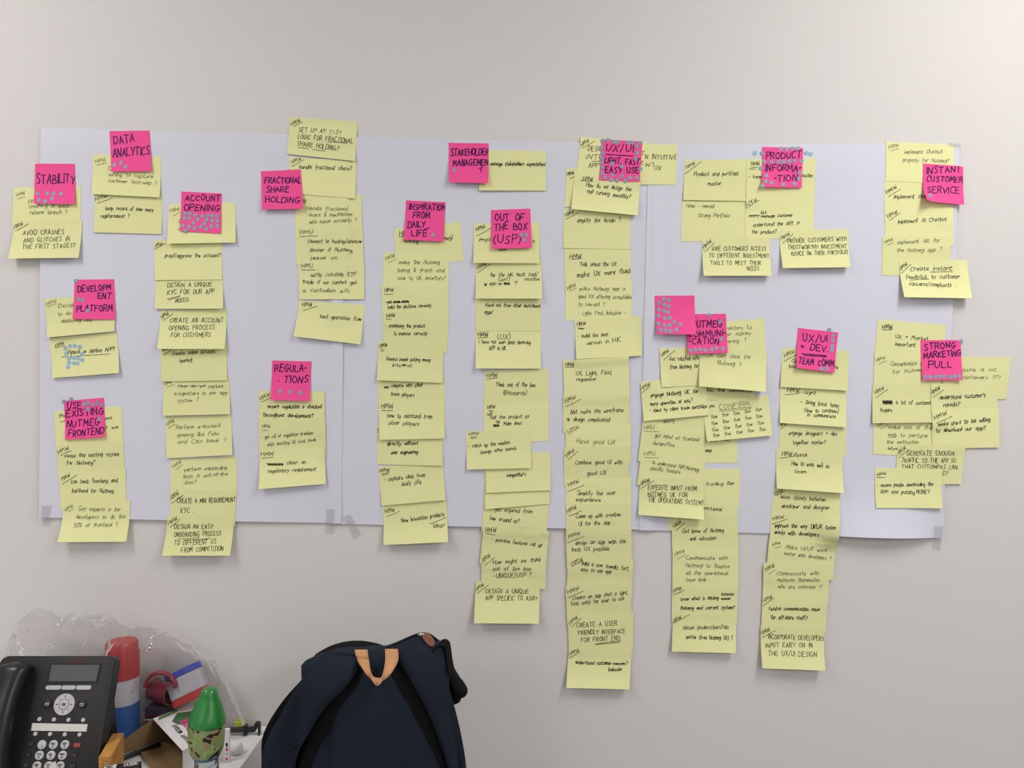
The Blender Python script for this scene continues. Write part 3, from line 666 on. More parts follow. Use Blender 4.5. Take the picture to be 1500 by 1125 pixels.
Y("940.9 617.2 1033 627 933.9 674.8 1029 684", "942.8 629.2 957.8 627.9 6 HMU;942.4 631.3 964.8 632.4 0 _;951.4 638.6 1022.4 646.7 6.6 - get input at frontend;955.2 650.5 992.5 655.2 6.6 design/flow .", 'reading get input at frontend design/flow', 'g')
Y("939.8 657.3 1033 666 932.4 709.6 1029 722", "942.8 665.4 958.8 664.4 6 HMU;943 668.4 964.2 669 0 _;948.4 677.6 1022 690.4 6.6 - to understand H2F/Nutmeg;951.4 687.6 995.3 693.6 6.6 specific feature", 'reading to understand specific feature', 'g')
Y("937 699 1030.9 701 933.9 752.7 1028.2 758.7", "937.5 707.5 951.4 701 6.6 @HMW;937.7 712.4 956.7 701.1 0 _;948.4 716 1019.2 718.8 6.6 EXPEDITE INPUT FROM;948.4 726.7 1005.8 727.7 6.4 NUTMEG UK FOR;948.4 733.7 1028 739.5 6.6 THE OPERATIONS SYSTEM?", 'reading EXPEDITE INPUT FOR THE OPERATIONS SYSTEM', curl=.009)
Y("1028.2 588 1124.8 579 1033.7 646.2 1129 637.5", "1038.4 597.6 1045.9 595.9 5 HMW;1052.3 599.3 1096.6 594.4 7 CONFIRM;1053 600.8 1100 596.5 0 @_;1053.5 602.6 1100 598.2 0 _;1033.5 611.5 1036 611.3 5 -;1041 613 1115 601.2 6 flow  flow  flow  flow  flow;1041 622.3 1115.5 611 6 flow  flow  flow  flow  flow;1042 631.7 1117.5 620.5 6 flow  flow  flow  flow  flow;1042.7 639.8 1119.5 629.8 6 flow  flow  flow  flow  flow", 'reading CONFIRM with the word flow many times', 'g', curl=.006)
Y("937.5 559.6 1033 551 941.8 616.4 1036.9 607.8", "939.2 569.9 952 562.4 6 HMW;939.6 574 952 564.5 0 _;952 581.6 1022 575.2 6.6 @engage Nutmeg UK for;952 594.4 1013.4 589 6.2 @more operation of info.?;950.3 603.6 1034 597.2 5.8 @- client by client trade portfolios", 'reading engage for more operation info', curl=.005)
Y("1021 475 1118.4 466.1 1023 530 1121 524", "1056 484.2 1100 482 6.6 investors to;1054 493 1099.2 490.4 6.6 their money;1050 504.4 1092.8 500 6.6 Nutmeg ?", 'reading investors to their money, right of the COMMUNICATION heading', 'g')
Y("965.6 510.4 1062 507 968 567.2 1064.4 563.5", "969.9 521.6 980 514.4 6 HMW;971.2 526.9 988 512.3 0 _;979.5 528.8 1023 526.9 6.6 Get related info;980.8 540.8 1022.5 538.4 6.6 from Nutmeg for", 'reading Get related info', curl=.006)
Y("1025 513 1122.9 516 1021.6 565.9 1117.6 573.9", "1030.4 521 1043.2 519.2 5.5 HMW;1035 522.8 1043 520.4 0 _;1049.9 524 1098.7 525.6 7 Get idea for;1049.9 534.4 1083.5 536.5 7 Nutmeg ?", 'reading Get idea for, with a rumpled lower edge', 'g', curl=.010)
P("1003.5 460.5 1062.7 459.7 1006.4 519.2 1064.5 517.3", "1012 480 1057 479 9 NUTMEG;1008.3 494 1062 491.7 8 COMMUNI-;1007.7 504.8 1051.5 504.5 9 -CATION", 'reading COMMUNICATION, its left overlapped by another pink note',
  "1038.4 461.9,1053.9 471.5,1055.5 496.5,1010.1 513.6,1016.8 512.8,1024.3 512.5,1031.2 512.8,1041.1 512.3,1047.7 510.4,1057.1 510.7", curl=.006)
P("958.4 433.6 1016.8 433.1 960.3 489.9 1016.8 490.7", "", 'without writing, dots down its left side',
  "972.5 438.7,979.5 440,964.5 444.3,972.3 446.7,978.9 449.1,964.5 454.1,972 456,977.6 457.6,964.3 463.2,972.5 466.4,980 466.1,963.5 474.7,972 477.1,979.2 476.8,986.1 472.3,994.9 475.7,966.1 483.7,973.6 484.5,980 485.6,988.8 483.5", curl=.010)

group('yellow notes under the dev team heading')
Y("1142 613 1239 620 1140 665 1238 668.9", "1143 624 1151 621 6 HMW;1142.7 628.2 1151.6 621.6 0 _;1154.4 637.1 1225.1 637.8 7 engage designers + dev;1160.4 650.4 1208.2 650.4 7 together earlier?", 'reading engage designers + dev together earlier', curl=.002)
Y("1142.5 565 1240 571 1140.4 619.3 1236.7 625.6", "1152.2 574.4 1170 575.6 6.4 HMW;1148.2 578.2 1172.2 575.6 0 _;1174 576.5 1193.3 577.8 6 -Jagra;1171 591.1 1227.3 597 7 _ Bring back home;1176.7 603.3 1226.2 604.4 6.6 (how to continue);1180.4 609.6 1221.8 612.2 6.2 to communicate", 'reading Bring back home (how to continue to communicate)', curl=.005)
Y("1146 510 1242.9 514.4 1141.6 566.7 1239.3 572.2", "1148.9 521.8 1163.8 515.6 6.4 HMW;1148.2 528.2 1166 518.5 0 _;1158.9 531 1175 531 6.6 Comm;1154 539.6 1172 539.3 6.6 team;1215 540 1226.7 540 6.2 Asia", 'half under the TEAM COMM heading', curl=.004)
Y("1133.5 712 1230 722 1127 766 1224 776", "1135 722 1146 716 6 HMW;1135 723.5 1148.2 716.4 0 _;1142.1 730 1207.8 733.8 7 Work closely between;1143.6 743.2 1212.4 745.9 7 developer and designer", 'reading Work closely between developer and designer')
Y("1136.2 657.8 1233.3 667.8 1135.3 714.5 1232 721", "1144.4 667.8 1159 668 6.4 HMW;1141.6 671 1164.4 667.8 0 _;1160.5 668.2 1181 668.4 6 -Patrick;1158.2 680.7 1213.3 685.1 7 How to work well as;1162.2 692.2 1179.3 692.9 6.4 team", 'reading How to work well as team', curl=.008)
Y("1129.6 752.7 1226.7 755 1124.5 809 1222 811", "1131.5 758.7 1146.7 756.5 6 HMW;1130 765.5 1151.6 757.7 0 _;1134.1 772.3 1218.4 773.4 7 @Improve the way UI/UX team;1133.4 781.4 1202.6 785.2 7 @works with developers .", 'reading Improve the way UI/UX team works with developers')
Y("1125.5 789 1223 797.3 1121 841 1219 849", "1130.5 797.6 1142.1 794.2 5.5 HMW;1133.8 800.6 1142.4 798.3 0 _;1149.2 803 1209 807.8 6.4 Make UI/UX work;1147.4 812 1215.4 820 6.4 better with developers ?", 'reading Make UI/UX work better with developers', 'g')
Y("1117.5 823 1213.9 825.2 1116.5 880 1212 883", "1121 835 1133.8 828.2 6.5 @HMW;1124.7 839.3 1134.9 832.8 0 _;1136 841.6 1197.6 841.3 6.6 Communicate with;1137.6 851 1199 851 6.4 malaysia teammates;1138.5 861 1201 861.5 6.4 who are overseas ?", 'reading Communicate with teammates who are overseas', 'g')
Y("1116.5 868.3 1211.3 869.1 1114 926 1208.5 927", "1117.5 880.6 1131 873.4 6.5 HMW;1117.5 885.5 1133 873.9 0 _;1125.5 892.8 1199 894 6.4 @resolve communication issue;1128 906 1181.2 907.1 6.6 @for off-shore staff?", 'reading resolve communication issue for off-shore staff')
Y("1113.3 916.1 1206.6 919.8 1113.1 974.7 1203.5 977.3", "1114.8 927.4 1127.2 920.7 6.4 HMW;1115.3 931.6 1134.4 921.5 0 _;1124.3 934.7 1205 937 6.2 INCORPORATE DEVELOPERS;1120 946.8 1188 946.5 6.2 INPUT EARY ON IN;1123 957.5 1193 959.5 6.4 THE UX/UI DESIGN", 'reading INCORPORATE DEVELOPERS INPUT, bottom of its column', curl=.011)
P("1168.2 480.4 1227.1 487.3 1163.8 538.9 1220 546.2", "1174.4 500 1210.4 501.6 10.5 UX/UI;1171 511.5 1211 515.6 9 + DEV.;1172.9 518.4 1208.9 521.1 0 _;1176 520.7 1208.5 522.9 0 _;1167.3 532.7 1220.5 537.3 9 TEAM COMM.", 'reading UX/UI + DEV. TEAM COMM.',
  "1213.8 483.3,1219.6 491.6,1218.9 498.9,1218.2 507.3,1217.3 513.3,1201.1 540,1208.9 540", curl=.006)

group('yellow notes beside the instant customer service heading')
Y("1294.5 262 1393 266 1294.5 320 1393 323", "1298 284.7 1312.7 276.6 6.4 @HMW;1299.3 288.9 1317.8 277.8 0 _;1307.8 291.7 1368 290 7 implement chatbot", 'reading implement chatbot, its end behind the INSTANT heading')
Y("1297 208 1395.6 212.6 1295.8 265.8 1395 270.9", "1301 218.9 1315 214.7 6 HMW;1303.9 221.7 1315.5 218.2 0 _;1323.5 225.8 1378.5 225.3 6.4 implement Chatbot;1320.8 237.4 1388.2 239 6.4 properly for Nutmeg?", 'reading implement Chatbot properly, top of its column', 'g', curl=.006)
Y("1294.7 307.4 1394 305.5 1295 363 1393.5 361", "1299.7 316.6 1313 309 6.4 HMW;1300.9 321.3 1317.3 309.5 0 _;1313.8 327.9 1383.6 324.5 6.8 Implement AI Chatbot", 'reading Implement AI Chatbot')
Y("1291.2 347.1 1389.9 347 1290.7 403.7 1389.4 406", "1295 357 1306.5 351.8 5.6 HMW;1298.6 359.4 1307.8 354.5 0 _;1313 358.2 1374.4 355.2 6.6 implement AR for;1312.4 369.8 1376.7 368.4 6.6 the Nutmeg app ?", 'reading implement AR', 'g', curl=.004)
Y("1315.5 382 1416 381.8 1318.2 436.8 1417 438.4", "1317 395.6 1328.2 386.4 6.4 HMW;1318.5 399.6 1332.8 386.4 0 _;1331.6 397.3 1391 396.3 7.4 Create instant;1360.5 399.2 1392.4 398.7 0 _;1324 409 1403.3 408.8 7.4 feedback to customer;1330.5 411.2 1358 409.6 0 _;1328.2 418.7 1394.7 421.7 7.2 concerns/complaints .", 'reading Create instant feedback to customer concerns/complaints', curl=.011)
P("1350.6 240.1 1410.2 244.8 1349 297 1407.2 302", "1355.2 255.2 1404.9 252.8 9 INSTANT;1355.2 266.7 1407.6 268.6 8 CUSTOMER;1354.7 283.6 1401.4 284.7 9.5 SERVICE", 'reading INSTANT CUSTOMER SERVICE, with a single dot', "1357.5 288.8", curl=.008)

group('yellow notes under the strong marketing pull heading')
Y("1285.1 468.5 1384 476 1280 525 1379 532", "1291.2 482.4 1305.9 482 6 @HMW;1290.9 483.4 1305.6 483.2 0 _;1310 495.5 1358 498.6 7 UX + Market;1310 506.4 1339.5 508 6.6 important", 'reading UX + Market important')
Y("1280 515 1379 517 1278.5 573 1377 575", "1282.9 530.4 1296 525.6 6 HMW;1286 533.6 1297.6 528.5 0 _;1303.2 536 1352 534.2 6.8 Conceptualise of;1306.4 547.2 1352 544 6.8 for Nutmeg", 'reading Conceptualise, left of the STRONG MARKETING heading', 'g')
Y("1383 522 1480.3 524 1376 583 1473 585", "1399 544 1458 544 6.6 require a lot;1408.5 554.4 1464 556 6.8 customers ???", 'reading customers with question marks, rightmost note on the wall', 'g', curl=.009)
Y("1280 613 1377 617 1277.3 664.8 1374 670", "1286 622.9 1298.9 616 6 HMW;1288.8 625.9 1300 619.5 0 _;1300.5 628 1363.7 628.8 6.8 make use of the;1299.7 639.2 1356.8 641 6.6 web to perform;1300 640.2 1311.5 640.4 0 _;1297.6 649.6 1344.3 650 6.4 the motivation;1299.7 658.7 1313.3 659.2 6 before", 'reading make use of the web to perform', 'g', curl=.004)
Y("1277.3 562.4 1374 561 1275.5 619.7 1372 618.5", "1281.6 577.6 1295 570.4 6.4 HMW;1282 582.9 1299.2 570.4 0 _;1291.5 589.6 1305.5 590 6 #;1291.5 588 1305.5 588.4 4 #;1310.4 592 1366 592.6 6.8 a lot of customers;1287.2 603.2 1304.5 602.4 6.6 Acquire", 'reading Acquire a lot of customers, with a blacked-out word', curl=.004)
Y("1361.6 562.4 1460 562.4 1362 619 1461 618", "1362.4 577.6 1375.5 570.4 6.5 @HMW;1363.7 582.4 1380.3 570.7 0 _;1374 584.8 1442 581.6 7 @understand customer's;1379.7 595.7 1404.8 594.4 7 @needs?", "reading understand customer's needs")
Y("1362.4 600.8 1462 598.2 1364 657 1462.4 655.2", "1366 614.4 1383.7 606.4 6.5 @HMW;1368.5 619.7 1392 609.6 0 _;1371.2 624 1448.8 616.8 7 @make users to be willing;1368.8 632.8 1441.6 629.6 7 @to download our app?", 'reading make users to be willing to download our app', curl=.010)
Y("1315 650.7 1412.8 651.5 1309 708 1406.4 709", "1315.2 664 1326.4 654.4 6.5 HMW;1315.5 668.8 1330.4 656 0 _;1327.2 666.9 1395.2 667.2 6.6 GENERATE ENOUGH;1320 677.3 1398 677.6 6.4 TRAFFIC TO THE APP SO;1320 686.6 1400.8 687.4 6.2 THAT CUSTOMERS CAN;1345 695 1386.4 696 6.2 DOWNLOAD?", 'reading GENERATE ENOUGH TRAFFIC TO THE APP', curl=.010)
Y("1280.8 685.6 1378 686.4 1280 742.9 1376.5 743.5", "1284 697.6 1297 695 5.5 HMW;1283.5 699.5 1295.2 699.2 0 _;1283.2 712.8 1364.3 711.2 6.4 - ensure people downloading the;1288 722.4 1337 723 6.4 APP and putting;1340 722.6 1359.5 722.9 6 MONEY", 'reading ensure people downloading the APP and putting MONEY', curl=.005)
P("1347.2 498.4 1406.4 498.4 1348.5 557.3 1406 556.8", "1352 512.8 1398 509.6 8.5 STRONG;1351.5 525.3 1405.6 520.8 8.5 MARKETING;1357.9 538.4 1391.2 538 10 PULL", 'reading STRONG MARKETING PULL, a row of dots at its foot',
  "1352.8 552,1359.5 552,1367.5 552,1373.6 551.7,1380 551.2,1388.5 552,1394.4 551.2,1401.1 550.9,1406.9 500", curl=.005)

group('yellow notes under the development platform heading')
Y("74.4 495.6 172.2 486.8 79.7 553.8 178 546.4", "83.7 509 95.9 504.8 5.6 HMW;82.7 509.6 97 506.4 0 _;101.7 519.4 169.2 514 7 Hybrid or Native APP?;91.8 523.3 163.6 518.7 0 _", 'reading Hybrid or Native APP, with a swirl of dots', curl=.005)
NOTES[-1] = NOTES[-1][:6] + ("97.5 510.5,104 507,111 506.6,118.3 508.3,98.7 518,121.8 518.7,102.8 525,109.8 524.4,116.2 525.1,122.5 527.5,103.3 531.4,110.5 532,115.6 532.5,102.2 537.8",) + NOTES[-1][7:]
Y("67.7 437.8 169.9 432 73.5 494.9 170.3 485.6", "71.6 448.2 85.5 442.4 6 HMW;73 449.5 84 445 0 _;87.4 451.6 112 449 6.6 Decide;87 463.2 105 461.4 6.4 to do;92 472.9 137.5 470 6.4 deploying app", 'half under the DEVELOPMENT PLATFORM heading', 'g', curl=.005)
P("110.5 410 168.7 409.4 110.2 467.8 171.5 468.3", "116.2 428.5 163.6 425 8.5 DEVELOPM;145.1 437.8 164 437.8 8.5 ENT;115.6 457 166.4 456.3 9 PLATFORM", 'reading DEVELOPMENT PLATFORM', "112.8 411.9,117.2 438.5,123.6 440.1,131 455.6")

group('yellow notes under the existing frontend heading')
Y("80.9 602.3 178.7 594.7 84 661 182 653", "87.4 612 98 611 6.6 the;89.7 618.5 98 615 0 _;152 615.5 164.8 614 6.2 ems;150 628.6 173.6 627.5 6.2 so we", 'half under the pink FRONTEND heading')
Y("85 652 182 647 87.8 706 185 701", "87.8 661 102.9 653 6.6 HMW;90.8 664.5 106.3 657 0 _;97 669.8 175.2 667.5 7 reuse the existing system;98.9 680.2 140.5 679.7 7 for Nutmeg?", 'reading reuse the existing system')
Y("89.7 692.2 185.6 686.6 90.8 746 187 742", "93.8 701.4 105.2 695.2 6.4 HMW;93.8 706.7 115 693.3 0 _;105.9 707.9 173.6 706 7 Use back frontend and;107.7 720.6 167.8 721.3 7 backend for Nutmeg", 'reading Use back frontend and backend')
Y("95.5 736.8 193.2 733.3 92.7 791 190.7 791", "98.5 744.2 110 738.4 6 HMW;102 746.7 111.2 741.4 0 _;117.4 747.7 178.7 747.7 6.8 Get experts is for;114 759.2 186 758.3 6.8 developers to do the;112.3 770.8 175.2 769.8 6.8 30% of frontend ?", 'reading developers to do the 30% of frontend', 'g', curl=.011)
P("95 587.3 153.2 582.6 98.2 643.7 156.7 639.7", "100 599.3 120.2 598 9 USE;98.9 611.3 153 606.2 9 EXISTING;99.6 625.9 147.5 622.4 9 NUTMEG;102.9 639.7 154.9 634.4 9 FRONTEND", 'reading USE EXISTING FRONTEND',
  "95 588.2,105.4 584.7,124.4 592.4,130.1 590,137.1 593,143.5 589.3,150.2 593.5,129.7 599.3,147 613.6")

def settle_heading(spec, q):
    """keep the small slanting heading inside the top edge of its note"""
    out, drop = [], 0.0
    for it in spec.split(';'):
        t = it.strip().split(None, 5)
        if len(t) == 6 and t[5].lstrip('@') in ('HMW', 'HMU', 'H'):
            x0, y0, x1, y1, h = [float(k) for k in t[:5]]
            if abs(y1 - y0) > 1.5: h *= 0.84
            e = 0.0
            for x, y in ((x0, y0 - h), (x1, y1 - h)):
                yt = q[0][1] + (x - q[0][0]) / (q[1][0] - q[0][0]) * (q[1][1] - q[0][1])
                e = max(e, yt + 0.9 - y)
            e = min(e, 4.0)
            drop = e
            it = '%.1f %.1f %.1f %.1f %g %s' % (x0, y0 + e, x1, y1 + e, h, t[5])
        elif len(t) == 6 and t[5] == '_' and drop:
            x0, y0, x1, y1 = [float(k) for k in t[:4]]
            it = '%.1f %.1f %.1f %.1f 0 _' % (x0, y0 + drop * .7, x1, y1 + drop * .7)
        else:
            drop = 0.0
        out.append(it)
    return ';'.join(out)

def build_notes():
    quads = []
    for n in NOTES:
        v = [float(t) for t in n[1].split()]
        if len(v) == 6: v += [v[2] + v[4] - v[0], v[3] + v[5] - v[1]]
        quads.append([np.array((v[i], v[i + 1])) for i in (0, 2, 4, 6)])
    def inside(q, p):
        pts = [q[0], q[1], q[3], q[2]]
        s = 0
        for a in range(4):
            b = (a + 1) % 4
            c = (pts[b][0] - pts[a][0]) * (p[1] - pts[a][1]) - (pts[b][1] - pts[a][1]) * (p[0] - pts[a][0])
            if c < 0: return False
        return True
    first = {}
    for idx, (kind, _, spec, label, ink, curl, dots, grp) in enumerate(NOTES):
        q = quads[idx]
        spec = settle_heading(spec, q)
        rng = random.Random(idx * 77 + 5)
        cov = 0
        for k in range(12):
            u = (k + .5) / 12
            p = q[2] * (1 - u) + q[3] * u
            p = p + (q[0] - q[2]) * 0.04
            if any(inside(quads[m], p) for m in range(idx + 1, len(NOTES))): cov += 1
        if curl is None: curl = 0.0025
        if cov >= 5: curl = min(curl, 0.0006)
        if curl >= .004: curl *= 1.3
        tw = rng.uniform(-.30, .30)
        pw = rng.uniform(1.7, 2.4)
        bulge = rng.uniform(0.0002, 0.0008)
        rump = 1.0 if 'rumpled' in label else 0.12
        folded = 'INSTANT CUSTOMER' in label
        def prof(u, v, curl=curl, tw=tw, pw=pw, bulge=bulge, rump=rump, folded=folded):
            h = curl * (v ** pw) * (1 + tw * (u * 2 - 1)) + bulge * math.sin(math.pi * v)
            h += rump * 0.004 * v * (0.5 + 0.5 * noise.noise(Vector((u * 3.2 + idx, v * 3.0, idx * .7))))
            if folded:                                   # its lower left corner is turned up
                d = (1 - v) + u
                if d < 0.24: h += (0.24 - d) * 0.040
            return h
        lf = Leaf(q, 18 if kind == 'y' else 12, 12, prof, gap=0.00042)
        lf.o0 = lf.origin()
        o = lf.build('sticky_note', M['yellow' if kind == 'y' else 'pink'])
        tag(o, label, 'sticky note', grp)
        if ink == 'm': write_on(lf, o, spec, rng, M['marker'], 1.55)
        elif ink == 'k': write_on(lf, o, spec, rng, M['ink'], 0.76)
        else: write_on(lf, o, spec, rng, M['pen'], 0.62)
        for d in (dots or '').split(','):
            if d.strip():
                a, b = [float(t) for t in d.split()]
                disc_on(lf, o, a, b, rng, r=3.0 if kind == 'p' else 3.0, material=M['dot'] if kind == 'p' else M['dot_bright'])
        lf.stamp()
build_notes()

# three stickers stuck on the bare paper beside the PRODUCT INFORMATION note
def loose_dot(px, py, label):
    q = [np.array((px - 3.5, py - 3.5)), np.array((px + 3.5, py - 3.5)), np.array((px - 3.5, py + 3.5)), np.array((px + 3.5, py + 3.5))]
    lf = Leaf(q, 4, 4, lambda u, v: 0.0, gap=0.0003)
    lf.o0 = lf.origin()
    o = disc_on(lf, None, px, py, random.Random(1), r=3.1, material=M['dot_bright'])
    o.location = lf.o0
    tag(o, label, 'sticker', 'loose dot stickers on the paper')
loose_dot(1104.8, 225.2, 'blue dot sticker on bare paper left of the PRODUCT INFORMATION note')
loose_dot(1180.1, 224.8, 'blue dot sticker on bare paper, nearer the PRODUCT INFORMATION note on its right')
loose_dot(1186.4, 226.4, 'blue dot sticker on bare paper, farther right of the PRODUCT INFORMATION note')

# adhesive tape holding the sheets
def tape(quad, label):
    lf = Leaf([np.array(p, float) for p in quad], 5, 10, lambda u, v: 0.0, gap=0.00035, reach=4)
    lf.o0 = lf.origin()
    o = lf.build('adhesive_tape', M['tape'], thick=0.00006)
    lf.stamp()
    tag(o, label, 'tape', 'tape strips along the sheets')
def tape_material():
    m = bpy.data.materials.new('clear_tape')
    m.use_nodes = True
    nt = m.node_tree
    b = nt.nodes['Principled BSDF']
    b.inputs['Base Color'].default_value = (0.50, 0.50, 0.49, 1)
    b.inputs['Roughness'].default_value = 0.25
    tr = nt.nodes.new('ShaderNodeBsdfTransparent')
    mx = nt.nodes.new('ShaderNodeMixShader')
    mx.inputs[0].default_value = 0.15
    nt.links.new(tr.outputs[0], mx.inputs[1]); nt.links.new(b.outputs[0], mx.inputs[2])
    nt.links.new(mx.outputs[0], nt.nodes['Material Output'].inputs['Surface'])
    return m
M['tape'] = tape_material()
tape([(478.5, 745), (491.5, 745), (477.5, 781), (490, 781)], 'upright clear tape strip at the bottom edge of the left sheet')
tape([(503, 757), (513, 752), (519, 789), (529.5, 782)], 'slanting clear tape strip where left and middle sheets meet')
tape([(1366, 770), (1379.5, 770), (1365, 803), (1376, 805)], 'clear tape strip at the lower right corner of the right sheet')
tape([(64, 740), (78, 740), (63, 770), (74, 770)], 'clear tape strip at the lower left corner of the left sheet')
tape([(1388, 209.5), (1407, 211.5), (1388, 215), (1406.5, 217)], 'small clear tape piece at the upper right corner of the right sheet')

# ================================================================== the desk and what stands on it
DESK_Z = 0.73
W = lambda px, py, d: Vector(((px - 750) / FPX * d, -DIST + d, EYE - (py - 562.5) / FPX * d))

def empty(name, loc, mtx=None):
    o = bpy.data.objects.new(name, None)
    o.empty_display_size = 0.05
    COL.objects.link(o)
    if mtx is not None:
        o.matrix_world = Matrix.Translation(loc) @ mtx.to_4x4()
    else:
        o.location = loc
    return o

def bm_lathe(bm, prof, n=32, axis_mtx=None, cap=True):
    rings = []
    for r, z in prof:
        ring = []
        for k in range(n):
            a = 2 * math.pi * k / n
            v = Vector((r * math.cos(a), r * math.sin(a), z))
            if axis_mtx is not None: v = axis_mtx @ v
            ring.append(bm.verts.new(v))
        rings.append(ring)
    for i in range(len(rings) - 1):
        for k in range(n):
            q = (k + 1) % n
            bm.faces.new((rings[i][k], rings[i][q], rings[i + 1][q], rings[i + 1][k]))
    if cap:
        bm.faces.new(rings[0]); bm.faces.new(rings[-1])
    return rings

def bm_prism(bm, pts, z0, z1, mtx=None):
    f = mtx if mtx is not None else Matrix.Identity(4)
    lo = [bm.verts.new(f @ Vector((x, y, z0))) for x, y in pts]
    hi = [bm.verts.new(f @ Vector((x, y, z1))) for x, y in pts]
    n = len(pts)
    bm.faces.new(lo); bm.faces.new(hi)
    for k in range(n):
        q = (k + 1) % n
        bm.faces.new((lo[k], lo[q], hi[q], hi[k]))

def round_rect(x0, y0, x1, y1, r, n=6):
    out = []
    for cx, cy, a0 in ((x1 - r, y1 - r, 0), (x0 + r, y1 - r, 90), (x0 + r, y0 + r, 180), (x1 - r, y0 + r, 270)):
        for k in range(n + 1):
            a = R(a0 + 90 * k / n)
            out.append((cx + r * math.cos(a), cy + r * math.sin(a)))
    return out

def circle(cx, cy, r, n=24, sy=1.0):
    return [(cx + r * math.cos(2 * math.pi * k / n), cy + r * sy * math.sin(2 * math.pi * k / n)) for k in range(n)]

def plate(name, pts, z0, z1, material, parent, bevel=0.0, smooth=False):
    bm = bmesh.new()
    bm_prism(bm, pts, z0, z1)
    if bevel:
        top = [e for e in bm.edges if all(abs(v.co.z - z1) < 1e-7 for v in e.verts)]
        bmesh.ops.bevel(bm, geom=top, offset=bevel, segments=3, affect='EDGES', profile=0.5)
    return link(name, from_bm(name, bm, material, smooth=smooth or bevel > 0, angle=35), parent)

def flat_text(name, items, material, parent, place, width, seed=3, jit=0.0):
    """printed lettering: items = (text, x0, y0, x1, y1, height) in the plane that place(x, y) maps to space (y up)"""
    V, F = [], []
    rng = random.Random(seed)
    for (text, x0, y0, x1, y1, h) in items:
        for poly in lay_text(text, x0, -y0, x1, -y1, h, rng, gap=2.4, jit=jit, slant=0.0):
            ribbon(V, F, poly, width, lambda x, y: place(x, -y), rng, maxstep=1.0)
    return link(name, mesh(name, V, F, material), parent)

# ------------------------------------------------------------------ materials of the desk corner
M['desk'] = mat('white_laminate', (0.74, 0.73, 0.725), 0.45, 0.4, noise_amt=0.01, noise_scale=8)
M['phone'] = mat('black_phone_plastic', (0.017, 0.018, 0.018), 0.42, 0.45, bump=0.05, bump_scale=900)
M['handset'] = mat('handset_plastic', (0.010, 0.0105, 0.012), 0.33, 0.5)
M['key'] = mat('silver_grey_key', (0.52, 0.52, 0.52), 0.4, 0.5)
M['darkkey'] = mat('black_rubber_key', (0.012, 0.012, 0.013), 0.35, 0.5)
M['screen'] = mat('lcd_glass', (0.085, 0.10, 0.092), 0.16, 0.5)
M['bezel'] = mat('screen_bezel', (0.006, 0.006, 0.006), 0.3, 0.5)
M['strip'] = mat('paper_label_strip', (0.68, 0.66, 0.63), 0.7, 0.2)
M['redkey'] = mat('red_key', (0.36, 0.055, 0.05), 0.4, 0.5)
M['redprint'] = mat('red_print', (0.20, 0.012, 0.022), 0.5, 0.3)
M['white_print'] = mat('white_print', (0.6, 0.6, 0.6), 0.6, 0.2)
M['dark_print'] = mat('dark_print', (0.03, 0.03, 0.03), 0.6, 0.2)
M['kraft'] = mat('kraft_board', (0.245, 0.155, 0.075), 0.85, 0.15, noise_amt=0.05, noise_scale=60)
M['card'] = mat('white_card', (0.70, 0.69, 0.70), 0.5, 0.35)
M['magenta'] = mat('magenta_print', (0.62, 0.03, 0.22), 0.5, 0.3)
M['greenprint'] = mat('green_print', (0.045, 0.14, 0.05), 0.45, 0.3, noise_amt=0.25, noise_scale=25)
M['limeprint'] = mat('green_band_print', (0.13, 0.24, 0.07), 0.45, 0.3)
M['greencap'] = mat('green_plastic', (0.018, 0.20, 0.034), 0.30, 0.5, coat=0.2)
M['wood'] = None

def wood_material():
    m = mat('pale_wood', (0.50, 0.245, 0.065), 0.55, 0.3)
    nt = m.node_tree
    b = nt.nodes['Principled BSDF']
    tc = nt.nodes.new('ShaderNodeTexCoord')
    mp = nt.nodes.new('ShaderNodeMapping')
    mp.inputs['Scale'].default_value = (60, 6, 60)
    n = nt.nodes.new('ShaderNodeTexNoise')
    n.inputs['Scale'].default_value = 4
    n.inputs['Detail'].default_value = 5
    cr = nt.nodes.new('ShaderNodeValToRGB')
    cr.color_ramp.elements[0].color = (0.44, 0.19, 0.045, 1)
    cr.color_ramp.elements[1].color = (0.58, 0.30, 0.085, 1)
    cr.color_ramp.elements[0].position = .35
    cr.color_ramp.elements[1].position = .65
    nt.links.new(tc.outputs['Object'], mp.inputs[0]); nt.links.new(mp.outputs[0], n.inputs['Vector'])
    nt.links.new(n.outputs['Fac'], cr.inputs[0]); nt.links.new(cr.outputs[0], b.inputs['Base Color'])
    return m
M['wood'] = wood_material()

